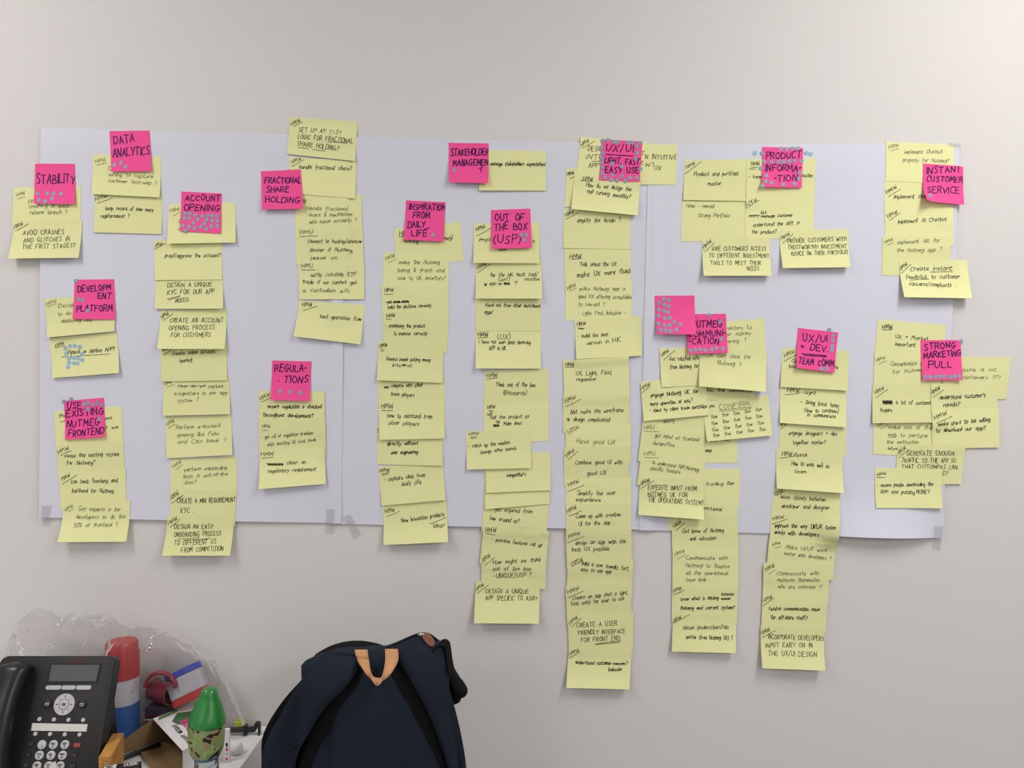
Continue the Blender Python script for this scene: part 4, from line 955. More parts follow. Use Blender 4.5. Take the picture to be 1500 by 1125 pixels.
def camo_material():
    m = mat('camouflage_label', (0.2, 0.2, 0.1), 0.35, 0.4, coat=0.2)
    nt = m.node_tree
    b = nt.nodes['Principled BSDF']
    tc = nt.nodes.new('ShaderNodeTexCoord')
    mp = nt.nodes.new('ShaderNodeMapping')
    mp.inputs['Scale'].default_value = (1, 1, 1.5)
    n = nt.nodes.new('ShaderNodeTexNoise')
    n.inputs['Scale'].default_value = 40
    n.inputs['Detail'].default_value = 1.2
    n.inputs['Distortion'].default_value = 0.7
    cr = nt.nodes.new('ShaderNodeValToRGB')
    cr.color_ramp.interpolation = 'CONSTANT'
    e = cr.color_ramp.elements
    e[0].position = 0.0; e[0].color = (0.016, 0.013, 0.006, 1)
    e[1].position = 0.40; e[1].color = (0.30, 0.23, 0.12, 1)
    for p, c in ((0.47, (0.20, 0.29, 0.085, 1)), (0.56, (0.30, 0.38, 0.15, 1)), (0.64, (0.10, 0.075, 0.035, 1)), (0.70, (0.27, 0.33, 0.13, 1))):
        k = e.new(p); k.color = c
    nt.links.new(tc.outputs['Object'], mp.inputs[0]); nt.links.new(mp.outputs[0], n.inputs['Vector'])
    nt.links.new(n.outputs['Fac'], cr.inputs[0]); nt.links.new(cr.outputs[0], b.inputs['Base Color'])
    return m
M['camo'] = camo_material()

def film_material(name, tint, refl, rough, bump, scale):
    """thin clear plastic film: mostly see-through, brighter where it turns away and along creases"""
    m = bpy.data.materials.new(name)
    m.use_nodes = True
    nt = m.node_tree
    nt.nodes.remove(nt.nodes['Principled BSDF'])
    tr = nt.nodes.new('ShaderNodeBsdfTransparent')
    tr.inputs[0].default_value = (*tint, 1)
    gl = nt.nodes.new('ShaderNodeBsdfGlossy')
    gl.inputs['Roughness'].default_value = rough
    gl.inputs['Color'].default_value = (0.95, 0.95, 0.95, 1)
    df = nt.nodes.new('ShaderNodeBsdfTranslucent')
    df.inputs[0].default_value = (0.8, 0.8, 0.8, 1)
    lw = nt.nodes.new('ShaderNodeLayerWeight')
    lw.inputs['Blend'].default_value = refl
    tc = nt.nodes.new('ShaderNodeTexCoord')
    n = nt.nodes.new('ShaderNodeTexNoise')
    n.inputs['Scale'].default_value = scale
    n.inputs['Detail'].default_value = 3
    n.inputs['Distortion'].default_value = 1.2
    bp = nt.nodes.new('ShaderNodeBump')
    bp.inputs['Strength'].default_value = bump
    bp.inputs['Distance'].default_value = 0.01
    nt.links.new(tc.outputs['Object'], n.inputs['Vector'])
    nt.links.new(n.outputs['Fac'], bp.inputs['Height'])
    nt.links.new(bp.outputs[0], gl.inputs['Normal'])
    nt.links.new(bp.outputs[0], lw.inputs['Normal'])
    m1 = nt.nodes.new('ShaderNodeMixShader')
    m2 = nt.nodes.new('ShaderNodeMixShader')
    m1.inputs[0].default_value = 0.07
    nt.links.new(tr.outputs[0], m1.inputs[1]); nt.links.new(df.outputs[0], m1.inputs[2])
    nt.links.new(lw.outputs['Fresnel'], m2.inputs[0])
    nt.links.new(m1.outputs[0], m2.inputs[1]); nt.links.new(gl.outputs[0], m2.inputs[2])
    nt.links.new(m2.outputs[0], nt.nodes['Material Output'].inputs['Surface'])
    return m
M['film'] = film_material('clear_plastic_film', (0.965, 0.96, 0.96), 0.17, 0.07, 0.4, 45)
M['clear'] = film_material('clear_bottle_plastic', (0.90, 0.92, 0.93), 0.25, 0.05, 0.1, 30)

# ------------------------------------------------------------------ desk
DX0, DX1, DY0, DY1 = -1.75, -0.4636, -0.78, -0.006
desk = empty('desk', ((DX0 + DX1) / 2, (DY0 + DY1) / 2, 0))
tag(desk, 'white desk against the wall at the lower left', 'desk')
def desk_part(name, lo, hi, bevel=0.0015):
    bm = bmesh.new()
    bm_box(bm, lo, hi, bevel)
    o = link(name, from_bm(name, bm, M['desk']), desk)
    o.location = -desk.location
    return o
desk_part('desk_top', (DX0, DY0, DESK_Z - 0.028), (DX1, DY1, DESK_Z))
desk_part('side_panel', (DX1 - 0.022, DY0 + 0.003, 0.0), (DX1 - 0.0004, DY1, DESK_Z - 0.028))
desk_part('side_panel', (DX0 + 0.0004, DY0 + 0.003, 0.0), (DX0 + 0.022, DY1, DESK_Z - 0.028))
desk_part('back_panel', (DX0 + 0.022, DY1 - 0.02, 0.25), (DX1 - 0.022, DY1 - 0.004, DESK_Z - 0.028))

# ------------------------------------------------------------------ desk phone
Yp = Vector((0, 0.32557, 0.94552))
Zp = Vector((0, -0.94552, 0.32557))
PM = Matrix((Vector((1, 0, 0)), Yp, Zp)).transposed()
PH, PW = 0.2066, 0.193
phone = empty('desk_phone', Vector((-0.67134, -0.18, 0.92533)) + Vector((-PW / 2, 0, 0)) - Yp * PH, PM)
tag(phone, 'black office desk phone with handset, screen and number keys', 'phone')
fx = lambda s: s / 1000.0 + PW / 2            # face coordinates in mm, measured from the top right corner
fy = lambda t: PH - t / 1000.0
body = plate('phone_body', round_rect(-PW / 2, 0.0092, PW / 2, PH, 0.013), -0.024, 0.0, M['phone'], phone, bevel=0.003)
bm = bmesh.new()
sp = [(0.165, -0.024), (0.0105, -0.024), (0.032, -0.085), (0.046, -0.085)]
lo = [bm.verts.new((-0.086, y, z)) for y, z in sp]
hi = [bm.verts.new((0.089, y, z)) for y, z in sp]
bm.faces.new(lo); bm.faces.new(hi)
for k in range(4): bm.faces.new((lo[k], lo[(k + 1) % 4], hi[(k + 1) % 4], hi[k]))
link('stand', from_bm('stand', bm, M['darkkey']), phone)
# screen
plate('screen_frame', [(fx(-106), fy(42)), (fx(-21), fy(42)), (fx(-19.5), fy(11.6)), (fx(-106), fy(11.6))], 0, 0.0012, M['bezel'], phone)
plate('screen', [(fx(-102.8), fy(39.5)), (fx(-24.3), fy(39.5)), (fx(-22.6), fy(14.0)), (fx(-102.8), fy(14.0))], 0.0012, 0.0016, M['screen'], phone)
flat_text('lettering', [('AVAYA', fx(-75), fy(11.0), fx(-50.5), fy(11.0), 0.0058)], M['redprint'], phone, lambda x, y: Vector((x, y, 0.0003)), 0.0009)
for a, b in ((-105.5, -80.5), (-79, -56.5), (-54.8, -30.5)):
    plate('soft_key', round_rect(fx(a), fy(52.8), fx(b), fy(46.2), 0.0022), 0, 0.0025, M['key'], phone, bevel=0.0008)
nav = plate('navigation_ring', circle(fx(-69.6), fy(75.4), 0.0166, 40), 0, 0.0032, M['key'], phone, bevel=0.001)
ok = plate('ok_button', circle(fx(-69.6), fy(75.4), 0.0077, 32), 0.0031, 0.0040, M['key'], nav, bevel=0.0006)
flat_text('lettering', [('OK', fx(-72.8), fy(77), fx(-66.4), fy(77), 0.0036)], M['dark_print'], ok, lambda x, y: Vector((x, y, 0.0043)), 0.0009)
V, F = [], []
def add_line(x0, y0, x1, y1, wd, z):
    _strip(V, F, [(x0, y0), (x1, y1)], wd, lambda x, y: Vector((x, y, z)), 1.0)
cx, cy = fx(-69.6), fy(75.4)
for k in range(4):
    a = R(45 + 90 * k)
    add_line(cx + .009 * math.cos(a), cy + .009 * math.sin(a), cx + .0152 * math.cos(a), cy + .0152 * math.sin(a), .0003, .0034)
    a = R(90 * k)
    add_line(cx + .0112 * math.cos(a), cy + .0112 * math.sin(a), cx + .0128 * math.cos(a), cy + .0128 * math.sin(a), .0016, .0034)
for k in range(24):
    a, b = R(15 * k), R(15 * k + 15)
    add_line(cx + .0082 * math.cos(a), cy + .0082 * math.sin(a), cx + .0082 * math.cos(b), cy + .0082 * math.sin(b), .0005, .0034)
link('arrow_marks', mesh('arrow_marks', V, F, M['dark_print']), nav)
for s, t, txt in ((-98.4, 74.8, '^'), (-40.5, 75.6, '=')):
    k = plate('round_key', circle(fx(s), fy(t), 0.0068, 28), 0, 0.0028, M['darkkey'], phone, bevel=0.001)
    V, F = [], []
    x, y = fx(s), fy(t)
    for q in ((-.0028, -.0018, .0028, -.0018), (-.0028, .0018, .0028, .0018), (-.0028, -.0018, -.0028, .0018), (.0028, -.0018, .0028, .0018), (-.0028, .0018, 0, 0), (0, 0, .0028, .0018)):
        add_line(x + q[0], y + q[1], x + q[2], y + q[3], .0006, .0030)
    link('icon', mesh('icon', V, F, M['white_print']), k)
for s, t in ((-107.1, 97.9), (-83, 98.5), (-59, 99), (-34.8, 99.3), (-109.3, 120), (-85.2, 120.5), (-61, 120.9), (-36.7, 121.2)):
    plate('line_button', circle(fx(s), fy(t), 0.0032, 20), 0, 0.002, M['key'], phone, bevel=0.0006)
plate('label_strip', [(fx(-117.6), fy(115.3)), (fx(-26.5), fy(116.8)), (fx(-26.6), fy(105.7)), (fx(-117.8), fy(104))], 0, 0.0006, M['strip'], phone)
digs = ['1', '2', '3', '4', '5', '6', '7', '8', '9', '*', '0', '#']
subs = ['', 'ABC', 'DEF', 'GHI', 'JKL', 'MNO', 'PQRS', 'TUV', 'WXYZ', '', '', '']
for i in range(12):
    s = (-95.2, -76.4, -57.7)[i % 3] + (i // 3) * -0.9
    t = 136.2 + 15.7 * (i // 3)
    k = plate('number_key', circle(fx(s), fy(t), 0.0069, 26), 0, 0.0026, M['key'], phone, bevel=0.0009)
    it = [(digs[i], fx(s) - .0012, fy(t + 4.2), fx(s) + .0012, fy(t + 4.2), .0042)]
    if subs[i]: it.append((subs[i], fx(s) - .0034, fy(t - .6), fx(s) + .0034, fy(t - .6), .0026))
    flat_text('lettering', it, M['dark_print'], k, lambda x, y: Vector((x, y, .0029)), .0006)
plate('red_key', round_rect(fx(-43), fy(140), fx(-32.3), fy(133.8), 0.0008), 0, 0.0022, M['redkey'], phone, bevel=0.0006)
for s, t in ((-113.4, 135.5), (-114.6, 151), (-115.6, 166.5), (-38.7, 152.2), (-39.6, 167.5)):
    k = plate('function_key', round_rect(fx(s - 5), fy(t + 3), fx(s + 5), fy(t - 3), 0.001), 0, 0.0020, M['darkkey'], phone, bevel=0.0006)
    V, F = [], []
    add_line(fx(s - 2), fy(t), fx(s + 2), fy(t), .0011, .0022)
    link('icon', mesh('icon', V, F, mat('grey_print', (0.10, 0.10, 0.10)) if 'gp' not in M else M['gp']), k)
# handset in its cradle
bm = bmesh.new()
rings = []
NT = 26
for i in range(NT + 1):
    f = i / NT
    t = 8 + 190 * f
    e = abs(2 * f - 1)
    w = 0.0225 + 0.007 * e ** 3
    w *= math.sqrt(max(0.0, 1 - max(0.0, (e - 0.86) / 0.14) ** 2)) * 0.98 + 0.02
    zc = 0.010 + 0.017 * (1 - e ** 2.2)
    th = (0.017 + 0.004 * e ** 3) * (math.sqrt(max(0.0, 1 - max(0.0, (e - 0.9) / 0.1) ** 2)) * 0.9 + 0.1)
    ring = []
    for k in range(24):
        a = 2 * math.pi * k / 24
        ca, sa = math.cos(a), math.sin(a)
        x = w * math.copysign(abs(ca) ** 0.75, ca)
        z = th * math.copysign(abs(sa) ** 0.75, sa)
        ring.append(bm.verts.new((fx(-156.5) + x, fy(t), max(zc + z, 0.0004))))
    rings.append(ring)
for i in range(NT):
    for k in range(24):
        bm.faces.new((rings[i][k], rings[i][(k + 1) % 24], rings[i + 1][(k + 1) % 24], rings[i + 1][k]))
bm.faces.new(rings[0]); bm.faces.new(rings[-1])
link('handset', from_bm('handset', bm, M['handset'], smooth=True, angle=60), phone)

# ------------------------------------------------------------------ clear plastic bag, slumped behind the phone
def bag_top(x):
    P = [(-0.945, 0.80), (-0.93, 0.90), (-0.905, 0.955), (-0.87, 0.968), (-0.83, 0.952), (-0.79, 0.955), (-0.74, 0.955), (-0.69, 0.945), (-0.64, 0.921),
         (-0.59, 0.893), (-0.555, 0.868), (-0.53, 0.825), (-0.508, 0.775), (-0.494, 0.738)]
    for (a, b), (c, d) in zip(P, P[1:]):
        if a <= x <= c: return b + (d - b) * (x - a) / (c - a)
    return P[0][1] if x < P[0][0] else P[-1][1]
def ramp(x, a, b): 
    t = min(max((x - a) / (b - a), 0.0), 1.0)
    return t * t * (3 - 2 * t)
def ridge(p, f, sharp):
    return max(0.0, 1 - abs(noise.noise(p * f)) * sharp)
V, F = [], []
NX, NA = 150, 84
bo = Vector((-0.72, -0.088, DESK_Z))
for i in range(NX + 1):
    x = -0.945 + 0.451 * i / NX
    over = ramp(x, -0.692, -0.673)                        # right part: draped over the open box and behind it
    low_z = 0.053 * ramp(x, -0.672, -0.655) * (1 - ramp(x, -0.560, -0.535)) + 0.002
    h = max(bag_top(x) - DESK_Z - low_z, 0.004)
    e = 2 * i / NX - 1
    mid = -0.062 + 0.016 * over
    depth = (0.046 - 0.012 * over) * math.sqrt(max(0.0, 1 - abs(e) ** 3)) + 0.003
    for k in range(NA + 1):
        a = math.pi * k / NA
        c, s = math.cos(a), math.sin(a)
        y = mid - depth * math.copysign(abs(c) ** 0.8, c)
        z = low_z + h * s ** 0.75
        q = Vector((x, y * 1.3, z))
        d = 0.010 * ridge(q, 13, 5) + 0.0065 * ridge(q + Vector((3, 1, 7)), 27, 5) + 0.003 * ridge(q + Vector((1, 5, 2)), 60, 4) - 0.007
        d += 0.006 * noise.noise(q * 9)
        n = Vector((0.25 * noise.noise(q * 20), -c, s * .6))
        p = Vector((x, y, z)) + n * d * (0.3 + 0.7 * s)
        p.z = max(p.z, 0.0012)
        p.y = min(max(p.y, -0.1485), -0.008)
        V.append(Vector((p.x - bo.x, p.y - bo.y, p.z)))
for i in range(NX):
    for k in range(NA):
        a = i * (NA + 1) + k
        F.append((a, a + 1, a + NA + 2, a + NA + 1))
pb = link('plastic_bag', mesh('plastic_bag', V, F, M['film'], smooth=True), loc=bo)
tag(pb, 'crumpled clear plastic bag slumped behind the desk phone', 'plastic bag')

# things inside the bag
def banded_tub():
    c = Vector((-0.720, -0.060, DESK_Z + 0.0015))
    o = empty('tub', c)
    tag(o, 'red, white and blue plastic tub inside the clear bag', 'tub')
    red, whi, blu = mat('red_plastic', (0.42, 0.035, 0.035), .35, .5), mat('white_plastic', (0.55, 0.55, 0.60), .4, .5), mat('blue_plastic', (0.02, 0.10, 0.36), .35, .5)
    for nm, m, pr in (('base_band', blu, [(.026, 0), (.030, .003), (.030, .068)]), ('middle_band', whi, [(.0296, .068), (.0296, .114)]),
                      ('lid', red, [(.0302, .114), (.0302, .158), (.028, .164), (.0278, .176), (.025, .180)])):
        bm = bmesh.new()
        bm_lathe(bm, pr, 36)
        link(nm, from_bm(nm, bm, m, smooth=True, angle=40), o)
banded_tub()

def mug():
    c = Vector((-0.650, -0.045, DESK_Z + 0.0825))
    o = empty('mug', c)
    tag(o, 'dark red mug with a loop handle inside the clear bag', 'mug')
    dk = mat('dark_red_glaze', (0.16, 0.010, 0.022), .25, .5)
    rot = Matrix.Rotation(R(90), 4, 'Y') @ Matrix.Rotation(R(25), 4, 'X')
    bm = bmesh.new()
    bm_lathe(bm, [(.017, -.026), (.0205, -.023), (.0222, 0), (.022, .026), (.0200, .026), (.0195, -.02)], 36, rot)
    link('mug_body', from_bm('mug_body', bm, dk, smooth=True, angle=40), o)
    bm = bmesh.new()
    rg = []
    for i in range(25):
        a = math.pi * i / 24
        cc = Vector((0.028 * math.cos(a), -0.012, 0.012 + 0.027 * math.sin(a)))
        dr = Vector((math.cos(a), 0, math.sin(a)))
        rg.append([bm.verts.new(cc + dr * .0035 * math.cos(b) + Vector((0, .006, 0)) * math.sin(b)) for b in [2 * math.pi * k / 10 for k in range(10)]])
    for i in range(24):
        for k in range(10): bm.faces.new((rg[i][k], rg[i][(k + 1) % 10], rg[i + 1][(k + 1) % 10], rg[i + 1][k]))
    link('handle', from_bm('handle', bm, mat('red_handle', (0.26, 0.018, 0.032), .3, .5), smooth=True), o)
mug()
pouch = empty('striped_pouch', Vector((-0.657, -0.040, DESK_Z + .0015)))
tag(pouch, 'dark striped pouch lying under the red mug inside the clear bag', 'pouch')
bm = bmesh.new(); bm_box(bm, (-.0205, -.024, 0), (.0205, .024, .058), .006, 3)
link('pouch_body', from_bm('pouch_body', bm, mat('dark_navy_fabric', (0.018, 0.014, 0.035), .7, .3), smooth=True, angle=50), pouch)
for k in range(5):
    bm = bmesh.new(); bm_box(bm, (-.019, -.0246, .010 + .008 * k), (.019, -.0238, .0128 + .008 * k), .0002)
    link('stripe', from_bm('stripe', bm, mat('pale_stripe' if k % 2 else 'dark_red_stripe', (0.38, 0.34, 0.38) if k % 2 else (0.14, 0.01, 0.02), .7, .3)), pouch)

def carton():
    c = Vector((-0.606, -0.045, DESK_Z + 0.094))
    o = empty('carton', c, Matrix.Rotation(R(-14), 3, 'X') @ Matrix.Rotation(R(25), 3, 'Y').inverted())
    tag(o, 'small white carton with blue top band and red foot inside the clear bag', 'carton')
    for nm, m, lo, hi in (('carton_body', mat('pale_carton', (0.46, 0.46, 0.50), .45, .4), (-.033, -.009, -.016), (.033, .009, .019)),
                          ('blue_band', mat('blue_carton', (0.035, 0.065, 0.42), .4, .4), (-.0332, -.0092, .019), (.0332, .0092, .031)),
                          ('red_foot', mat('red_carton', (0.46, 0.03, 0.03), .4, .4), (-.0332, -.0092, -.030), (.0332, .0092, -.016))):
        bm = bmesh.new()
        bm_box(bm, lo, hi, 0.0015)
        link(nm, from_bm(nm, bm, m), o)
carton()

# ------------------------------------------------------------------ opened tape-holder box
A = Vector((-0.650, -0.088, 0.779)); B = Vector((-0.544, -0.210, 0.779))
A2 = Vector((-0.606, -0.020, 0.779)); B2 = Vector((-0.511, -0.155, 0.779))
box = empty('cardboard_box', Vector((-0.585, -0.115, DESK_Z)))
tag(box, 'opened white cardboard box with brown inside and pink lettering', 'box')
dn = Vector((0, 0, DESK_Z + 0.0012)) 
def low(p): return Vector((p.x, p.y, DESK_Z + 0.0012))
def panel(name, q, outer=True, parent=None, th=0.0009):
    """q: four corners; the first face (q's front) is printed white card, the other brown board"""
    me = bpy.data.meshes.new(name)
    n = (q[1] - q[0]).cross(q[3] - q[0]).normalized()
    v = [p + n * th * .5 for p in q] + [p - n * th * .5 for p in q]
    off = box.location if parent is None or parent is box else box.location
    v = [p - off for p in v]
    f = [(0, 1, 2, 3), (7, 6, 5, 4), (0, 4, 5, 1), (1, 5, 6, 2), (2, 6, 7, 3), (3, 7, 4, 0)]
    me.from_pydata([tuple(p) for p in v], [], f)
    me.materials.append(M['card']); me.materials.append(M['kraft'])
    for i, p in enumerate(me.polygons): p.material_index = 0 if i == 0 else 1
    return link(name, me, parent or box)
top = panel('top_panel', [A, B, B2, A2])
panel('side_panel', [B, low(B), low(B2), B2])
panel('side_panel', [A2, low(A2), low(A), A])
panel('back_panel', [B2, low(B2), low(A2), A2])
panel('bottom_panel', [low(A2), low(B2), low(B), low(A)])
od = Vector((-0.762, -0.648, 0))                      # out of the opening
fl1 = A + Vector((-0.033, -0.040, -0.020))
panel('flap', [A, low(A), low(A) + Vector((-0.033, -0.040, 0.004)), fl1])
fb = [low(A) + Vector((0, 0, .0005)), low(B) + Vector((0, 0, .0005)), low(B) + od * 0.034 + Vector((0, 0, .004)), low(A) + od * 0.034 + Vector((0.01, 0, .004))]
panel('flap', fb)
ex, ey = (B - A), (A2 - A)
def on_top(a, b, lift=0.0008):
    p = A * (1 - a) * (1 - b) + B * a * (1 - b) + B2 * a * b + A2 * (1 - a) * b
    return p + Vector((0, 0, lift)) - box.location
V, F = [], []
pts = [(.22, .93), (.10, .55), (.26, .30), (.40, .38), (.52, .72), (.40, .95)]
V = [on_top(a, b) for a, b in pts]
link('printed_picture', mesh('printed_picture', V, [tuple(range(6))], M['greenprint']), top)
V = [on_top(.02, .14), on_top(.10, .06), on_top(.08, .55), on_top(.01, .6)]
link('printed_band', mesh('printed_band', V, [(0, 1, 2, 3)], M['limeprint']), top)
# the print reads from B towards A, letter tops towards the opening
def on_top_text(x, y): return on_top(1 - x, 1 - y, 0.0010)
flat_text('lettering', [('TAPE HOLDER', .02, .34, .66, .34, .19)], M['magenta'], top, on_top_text, 0.026)
flat_text('lettering', [('HEAVY WEIGHT', .10, .66, .64, .66, .11)], M['dark_print'], top, on_top_text, 0.013)

# ------------------------------------------------------------------ green-capped bottle with camouflage label
bl = Vector((-0.478, -0.268, DESK_Z))
bl.x = (302.5 - 750) / FPX * 1.212
bottle = empty('bottle', bl)
tag(bottle, 'camouflage-patterned bottle with a green cap at the desk edge', 'bottle')
bm = bmesh.new()
bm_lathe(bm, [(.020, .0008), (.0225, .004), (.0215, .02), (.0195, .04), (.0175, .062), (.0195, .070), (.024, .078), (.0262, .09), (.0268, .12), (.012, .123)], 40)
link('bottle_body', from_bm('bottle_body', bm, M['clear'], smooth=True, angle=50), bottle)
bm = bmesh.new()
bm_lathe(bm, [(.0185, .0668), (.0205, .0702), (.0246, .0775), (.0268, .0895), (.0275, .105), (.0274, .1215)], 48, cap=False)
link('label', from_bm('label', bm, M['camo'], smooth=True), bottle)
bm = bmesh.new()
bm_lathe(bm, [(.01865, .0670), (.0207, .0702), (.0222, .0728)], 48, cap=False)
link('label_band', from_bm('label_band', bm, mat('blue_label_band', (0.05, 0.16, 0.24), .4, .4), smooth=True), bottle)
bm = bmesh.new()
tilt = Matrix.Translation((0.001, 0, .1215)) @ Matrix.Rotation(R(-4), 4, 'Y').inverted() @ Matrix.Translation((0, 0, -.1215))
rg = bm_lathe(bm, [(.0272, .1195), (.0283, .1215), (.0281, .126), (.0262, .134), (.0232, .143), (.0195, .153), (.0158, .1605), (.0145, .164), (.0128, .170), (.0102, .1745), (.0075, .1765), (.003, .1772)], 48, tilt)
for ring in rg[4:8]:
    for v in ring:                                        # finger dents on the sides of the cap
        d = max(0.0, abs(v.co.y) - 0.35 * abs(v.co.x)) * .10
        v.co.y -= math.copysign(d, v.co.y)
link('cap', from_bm('cap', bm, M['greencap'], smooth=True, angle=50), bottle)
V, F = [], []
for k in range(20):
    a, b = 2 * math.pi * k / 20, 2 * math.pi * (k + 1) / 20
    def onlab(u, v):
        ang = R(-72) + u / .0276
        return Vector((.0279 * math.cos(ang), .0279 * math.sin(ang), .118 + v))
    _strip(V, F, [(.0062 * math.cos(a), .0062 * math.sin(a)), (.0062 * math.cos(b), .0062 * math.sin(b))], .0007, onlab, 1.0)
for q in ((-.003, .002, .003, .0026), (-.0032, -.0004, .0032, .0002), (-.002, -.0026, .002, -.0022)):
    _strip(V, F, [(q[0], q[1]), (q[2], q[3])], .0009, onlab, .001)
link('emblem', mesh('emblem', V, F, mat('pale_green_print', (0.25, 0.45, 0.30))), bottle)

# ------------------------------------------------------------------ small things around the bottle
def simple(name, bm, material, loc, label, cat, smooth=False):
    o = link(name, from_bm(name, bm, material, smooth=smooth, angle=40), loc=loc)
    return tag(o, label, cat)
# lip-balm sized white tube with coloured marks
tb = empty('white_stick', Vector((-0.4935, -0.146, DESK_Z)))
tag(tb, 'slim white stick with black and red marks, standing right of the bottle', 'stick')
bm = bmesh.new(); bm_box(bm, (-.0042, -.003, .0005), (.0042, .003, .058), .001)
link('stick_body', from_bm('stick_body', bm, M['card']), tb)
for z0, z1, c in ((.028, .034, (.02, .02, .02)), (.020, .0255, (.45, .03, .12)), (.013, .017, (.5, .4, .2)), (.004, .0085, (.5, .03, .05))):
    bm = bmesh.new(); bm_box(bm, (-.0018, -.0034, z0), (.0018, -.0030, z1))
    link('mark', from_bm('mark', bm, mat('mark_print', c)), tb)
bm = bmesh.new()
bm_lathe(bm, [(.004, .0006), (.009, .002), (.0115, .007), (.0118, .013), (.009, .019), (.004, .0225)], 28)
simple('round_pot', bm, mat('milky_plastic', (0.72, 0.70, 0.69), .35, .4), Vector((-0.488, -0.118, DESK_Z)), 'small white round pot behind the slim white stick', 'pot', True)
# highlighter cap end
bm = bmesh.new()
bm_box(bm, (-.008, -.007, .0006), (.008, .007, .019), .003)
hl = simple('highlighter', bm, mat('neon_yellow_plastic', (0.55, 0.72, 0.02), .3, .5), Vector((-0.517, -0.021, DESK_Z)), 'neon yellow highlighter behind the black clamp', 'highlighter')
bm = bmesh.new(); bm_box(bm, (.006, -.0095, .004), (.0105, -.0065, .019), .001)
link('clip', from_bm('clip', bm, mat('pale_neon_plastic', (0.70, 0.85, 0.10), .3, .5)), hl)
# black clamp lying against the wall
cl = empty('clamp', Vector((-0.505, -0.045, DESK_Z)), Matrix.Rotation(R(4), 3, 'Z'))
tag(cl, 'small black clamp lying on the desk corner by the wall', 'clamp')
M['clamp'] = mat('black_clamp_plastic', (0.012, 0.012, 0.013), .4, .4)
for nm, lo, hi in (('bar', (-.045, -.004, .006), (.026, .004, .015)), ('fixed_jaw', (-.045, -.006, .0006), (-.030, .006, .014)),
                   ('sliding_jaw', (.004, -.006, .0006), (.011, .006, .019))):
    bm = bmesh.new(); bm_box(bm, lo, hi, .0012)
    link(nm, from_bm(nm, bm, M['clamp']), cl)
bm = bmesh.new()
hk = [(.024, .010), (.024, .019), (.026, .0235), (.033, .0235), (.035, .020), (.035, .0006), (.0315, .0006), (.0315, .014), (.0300, .0165), (.0285, .0150), (.0285, .010)]
bm_prism(bm, hk, -.005, .005, Matrix.Rotation(R(90), 4, 'X'))
link('end_hook', from_bm('end_hook', bm, M['clamp']), cl)
# wooden block
wb = Vector((-0.6605, -0.215, DESK_Z))
bm = bmesh.new(); bm_box(bm, (-.0093, -.043, .0005), (.0093, .043, .063), .001)
o = simple('wooden_block', bm, M['wood'], wb, 'upright pale wooden block right of the desk phone', 'block')
o.location = Vector((-0.6575, -0.2165, DESK_Z)); o.rotation_euler = (0, 0, R(14.5))
# black carton with white print
bc = empty('black_carton', Vector((-0.602, -0.305, DESK_Z)), Matrix.Rotation(R(15), 3, 'Z'))
tag(bc, 'black carton with white lettering in front of the open cardboard box', 'carton')
bm = bmesh.new(); bm_box(bm, (-.027, -.035, .0005), (.027, .033, .0600), .0006)
link('carton_body', from_bm('carton_body', bm, mat('black_card', (0.012, 0.011, 0.010), .5, .3)), bc)
V, F = [], []
def up(x, y): return Vector((x, y, .0604))
for q in ((-.024, .029, -.013, .029, .002), (-.024, .022, -.013, .022, .002), (-.0235, .030, -.0235, .008, .003), (-.0135, .030, -.0135, .021, .002),
          (-.0105, .030, -.008, .010, .005)):
    _strip(V, F, [(q[0], q[1]), (q[2], q[3])], q[4], up, 1.0)
link('lettering', mesh('lettering', V, F, M['white_print']), bc)
flat_text('lettering', [('#7F', .004, .021, .014, .023, .008), ('H3E', .013, .020, .024, .024, .009)], M['white_print'], bc, up, .0017, jit=.3)
# folded white card in front of the phone
V = [Vector(p) for p in ((-.012, 0, 0), (.014, -.004, 0), (.003, .002, .074), (-.001, -.004, .0745), (-.012, -.0006, 0), (.014, -.0046, 0), (.003, .0014, .074), (-.001, -.0046, .0745))]
fc = link('folded_card', mesh('folded_card', V, [(0, 1, 2, 3), (7, 6, 5, 4), (0, 4, 5, 1), (1, 5, 6, 2), (2, 6, 7, 3), (3, 7, 4, 0)], M['card']), loc=Vector((-0.705, -0.298, DESK_Z + .0005)))
tag(fc, 'white card corner standing in front of the phone keys', 'card')
# pen lying between block and box
bm = bmesh.new()
rotp = Matrix.Rotation(R(90), 4, 'Y')
bm_lathe(bm, [(.001, -.045), (.004, -.036), (.0046, -.02), (.0046, .045), (.003, .047)], 18, rotp)
pn = simple('pen', bm, mat('black_pen_plastic', (0.02, 0.02, 0.022), .3, .5), Vector((-0.664, -0.128, DESK_Z + .0052)), 'dark pen with silver clip between wooden block and open box', 'pen', True)
pn.rotation_euler = (0, 0, R(52))
bm = bmesh.new(); bm_box(bm, (.004, -.001, .0046), (.044, .001, .0058), .0003)
link('clip', from_bm('clip', bm, mat('silver_metal', (0.6, 0.6, 0.6), .3, .5, metal=0.9)), pn)

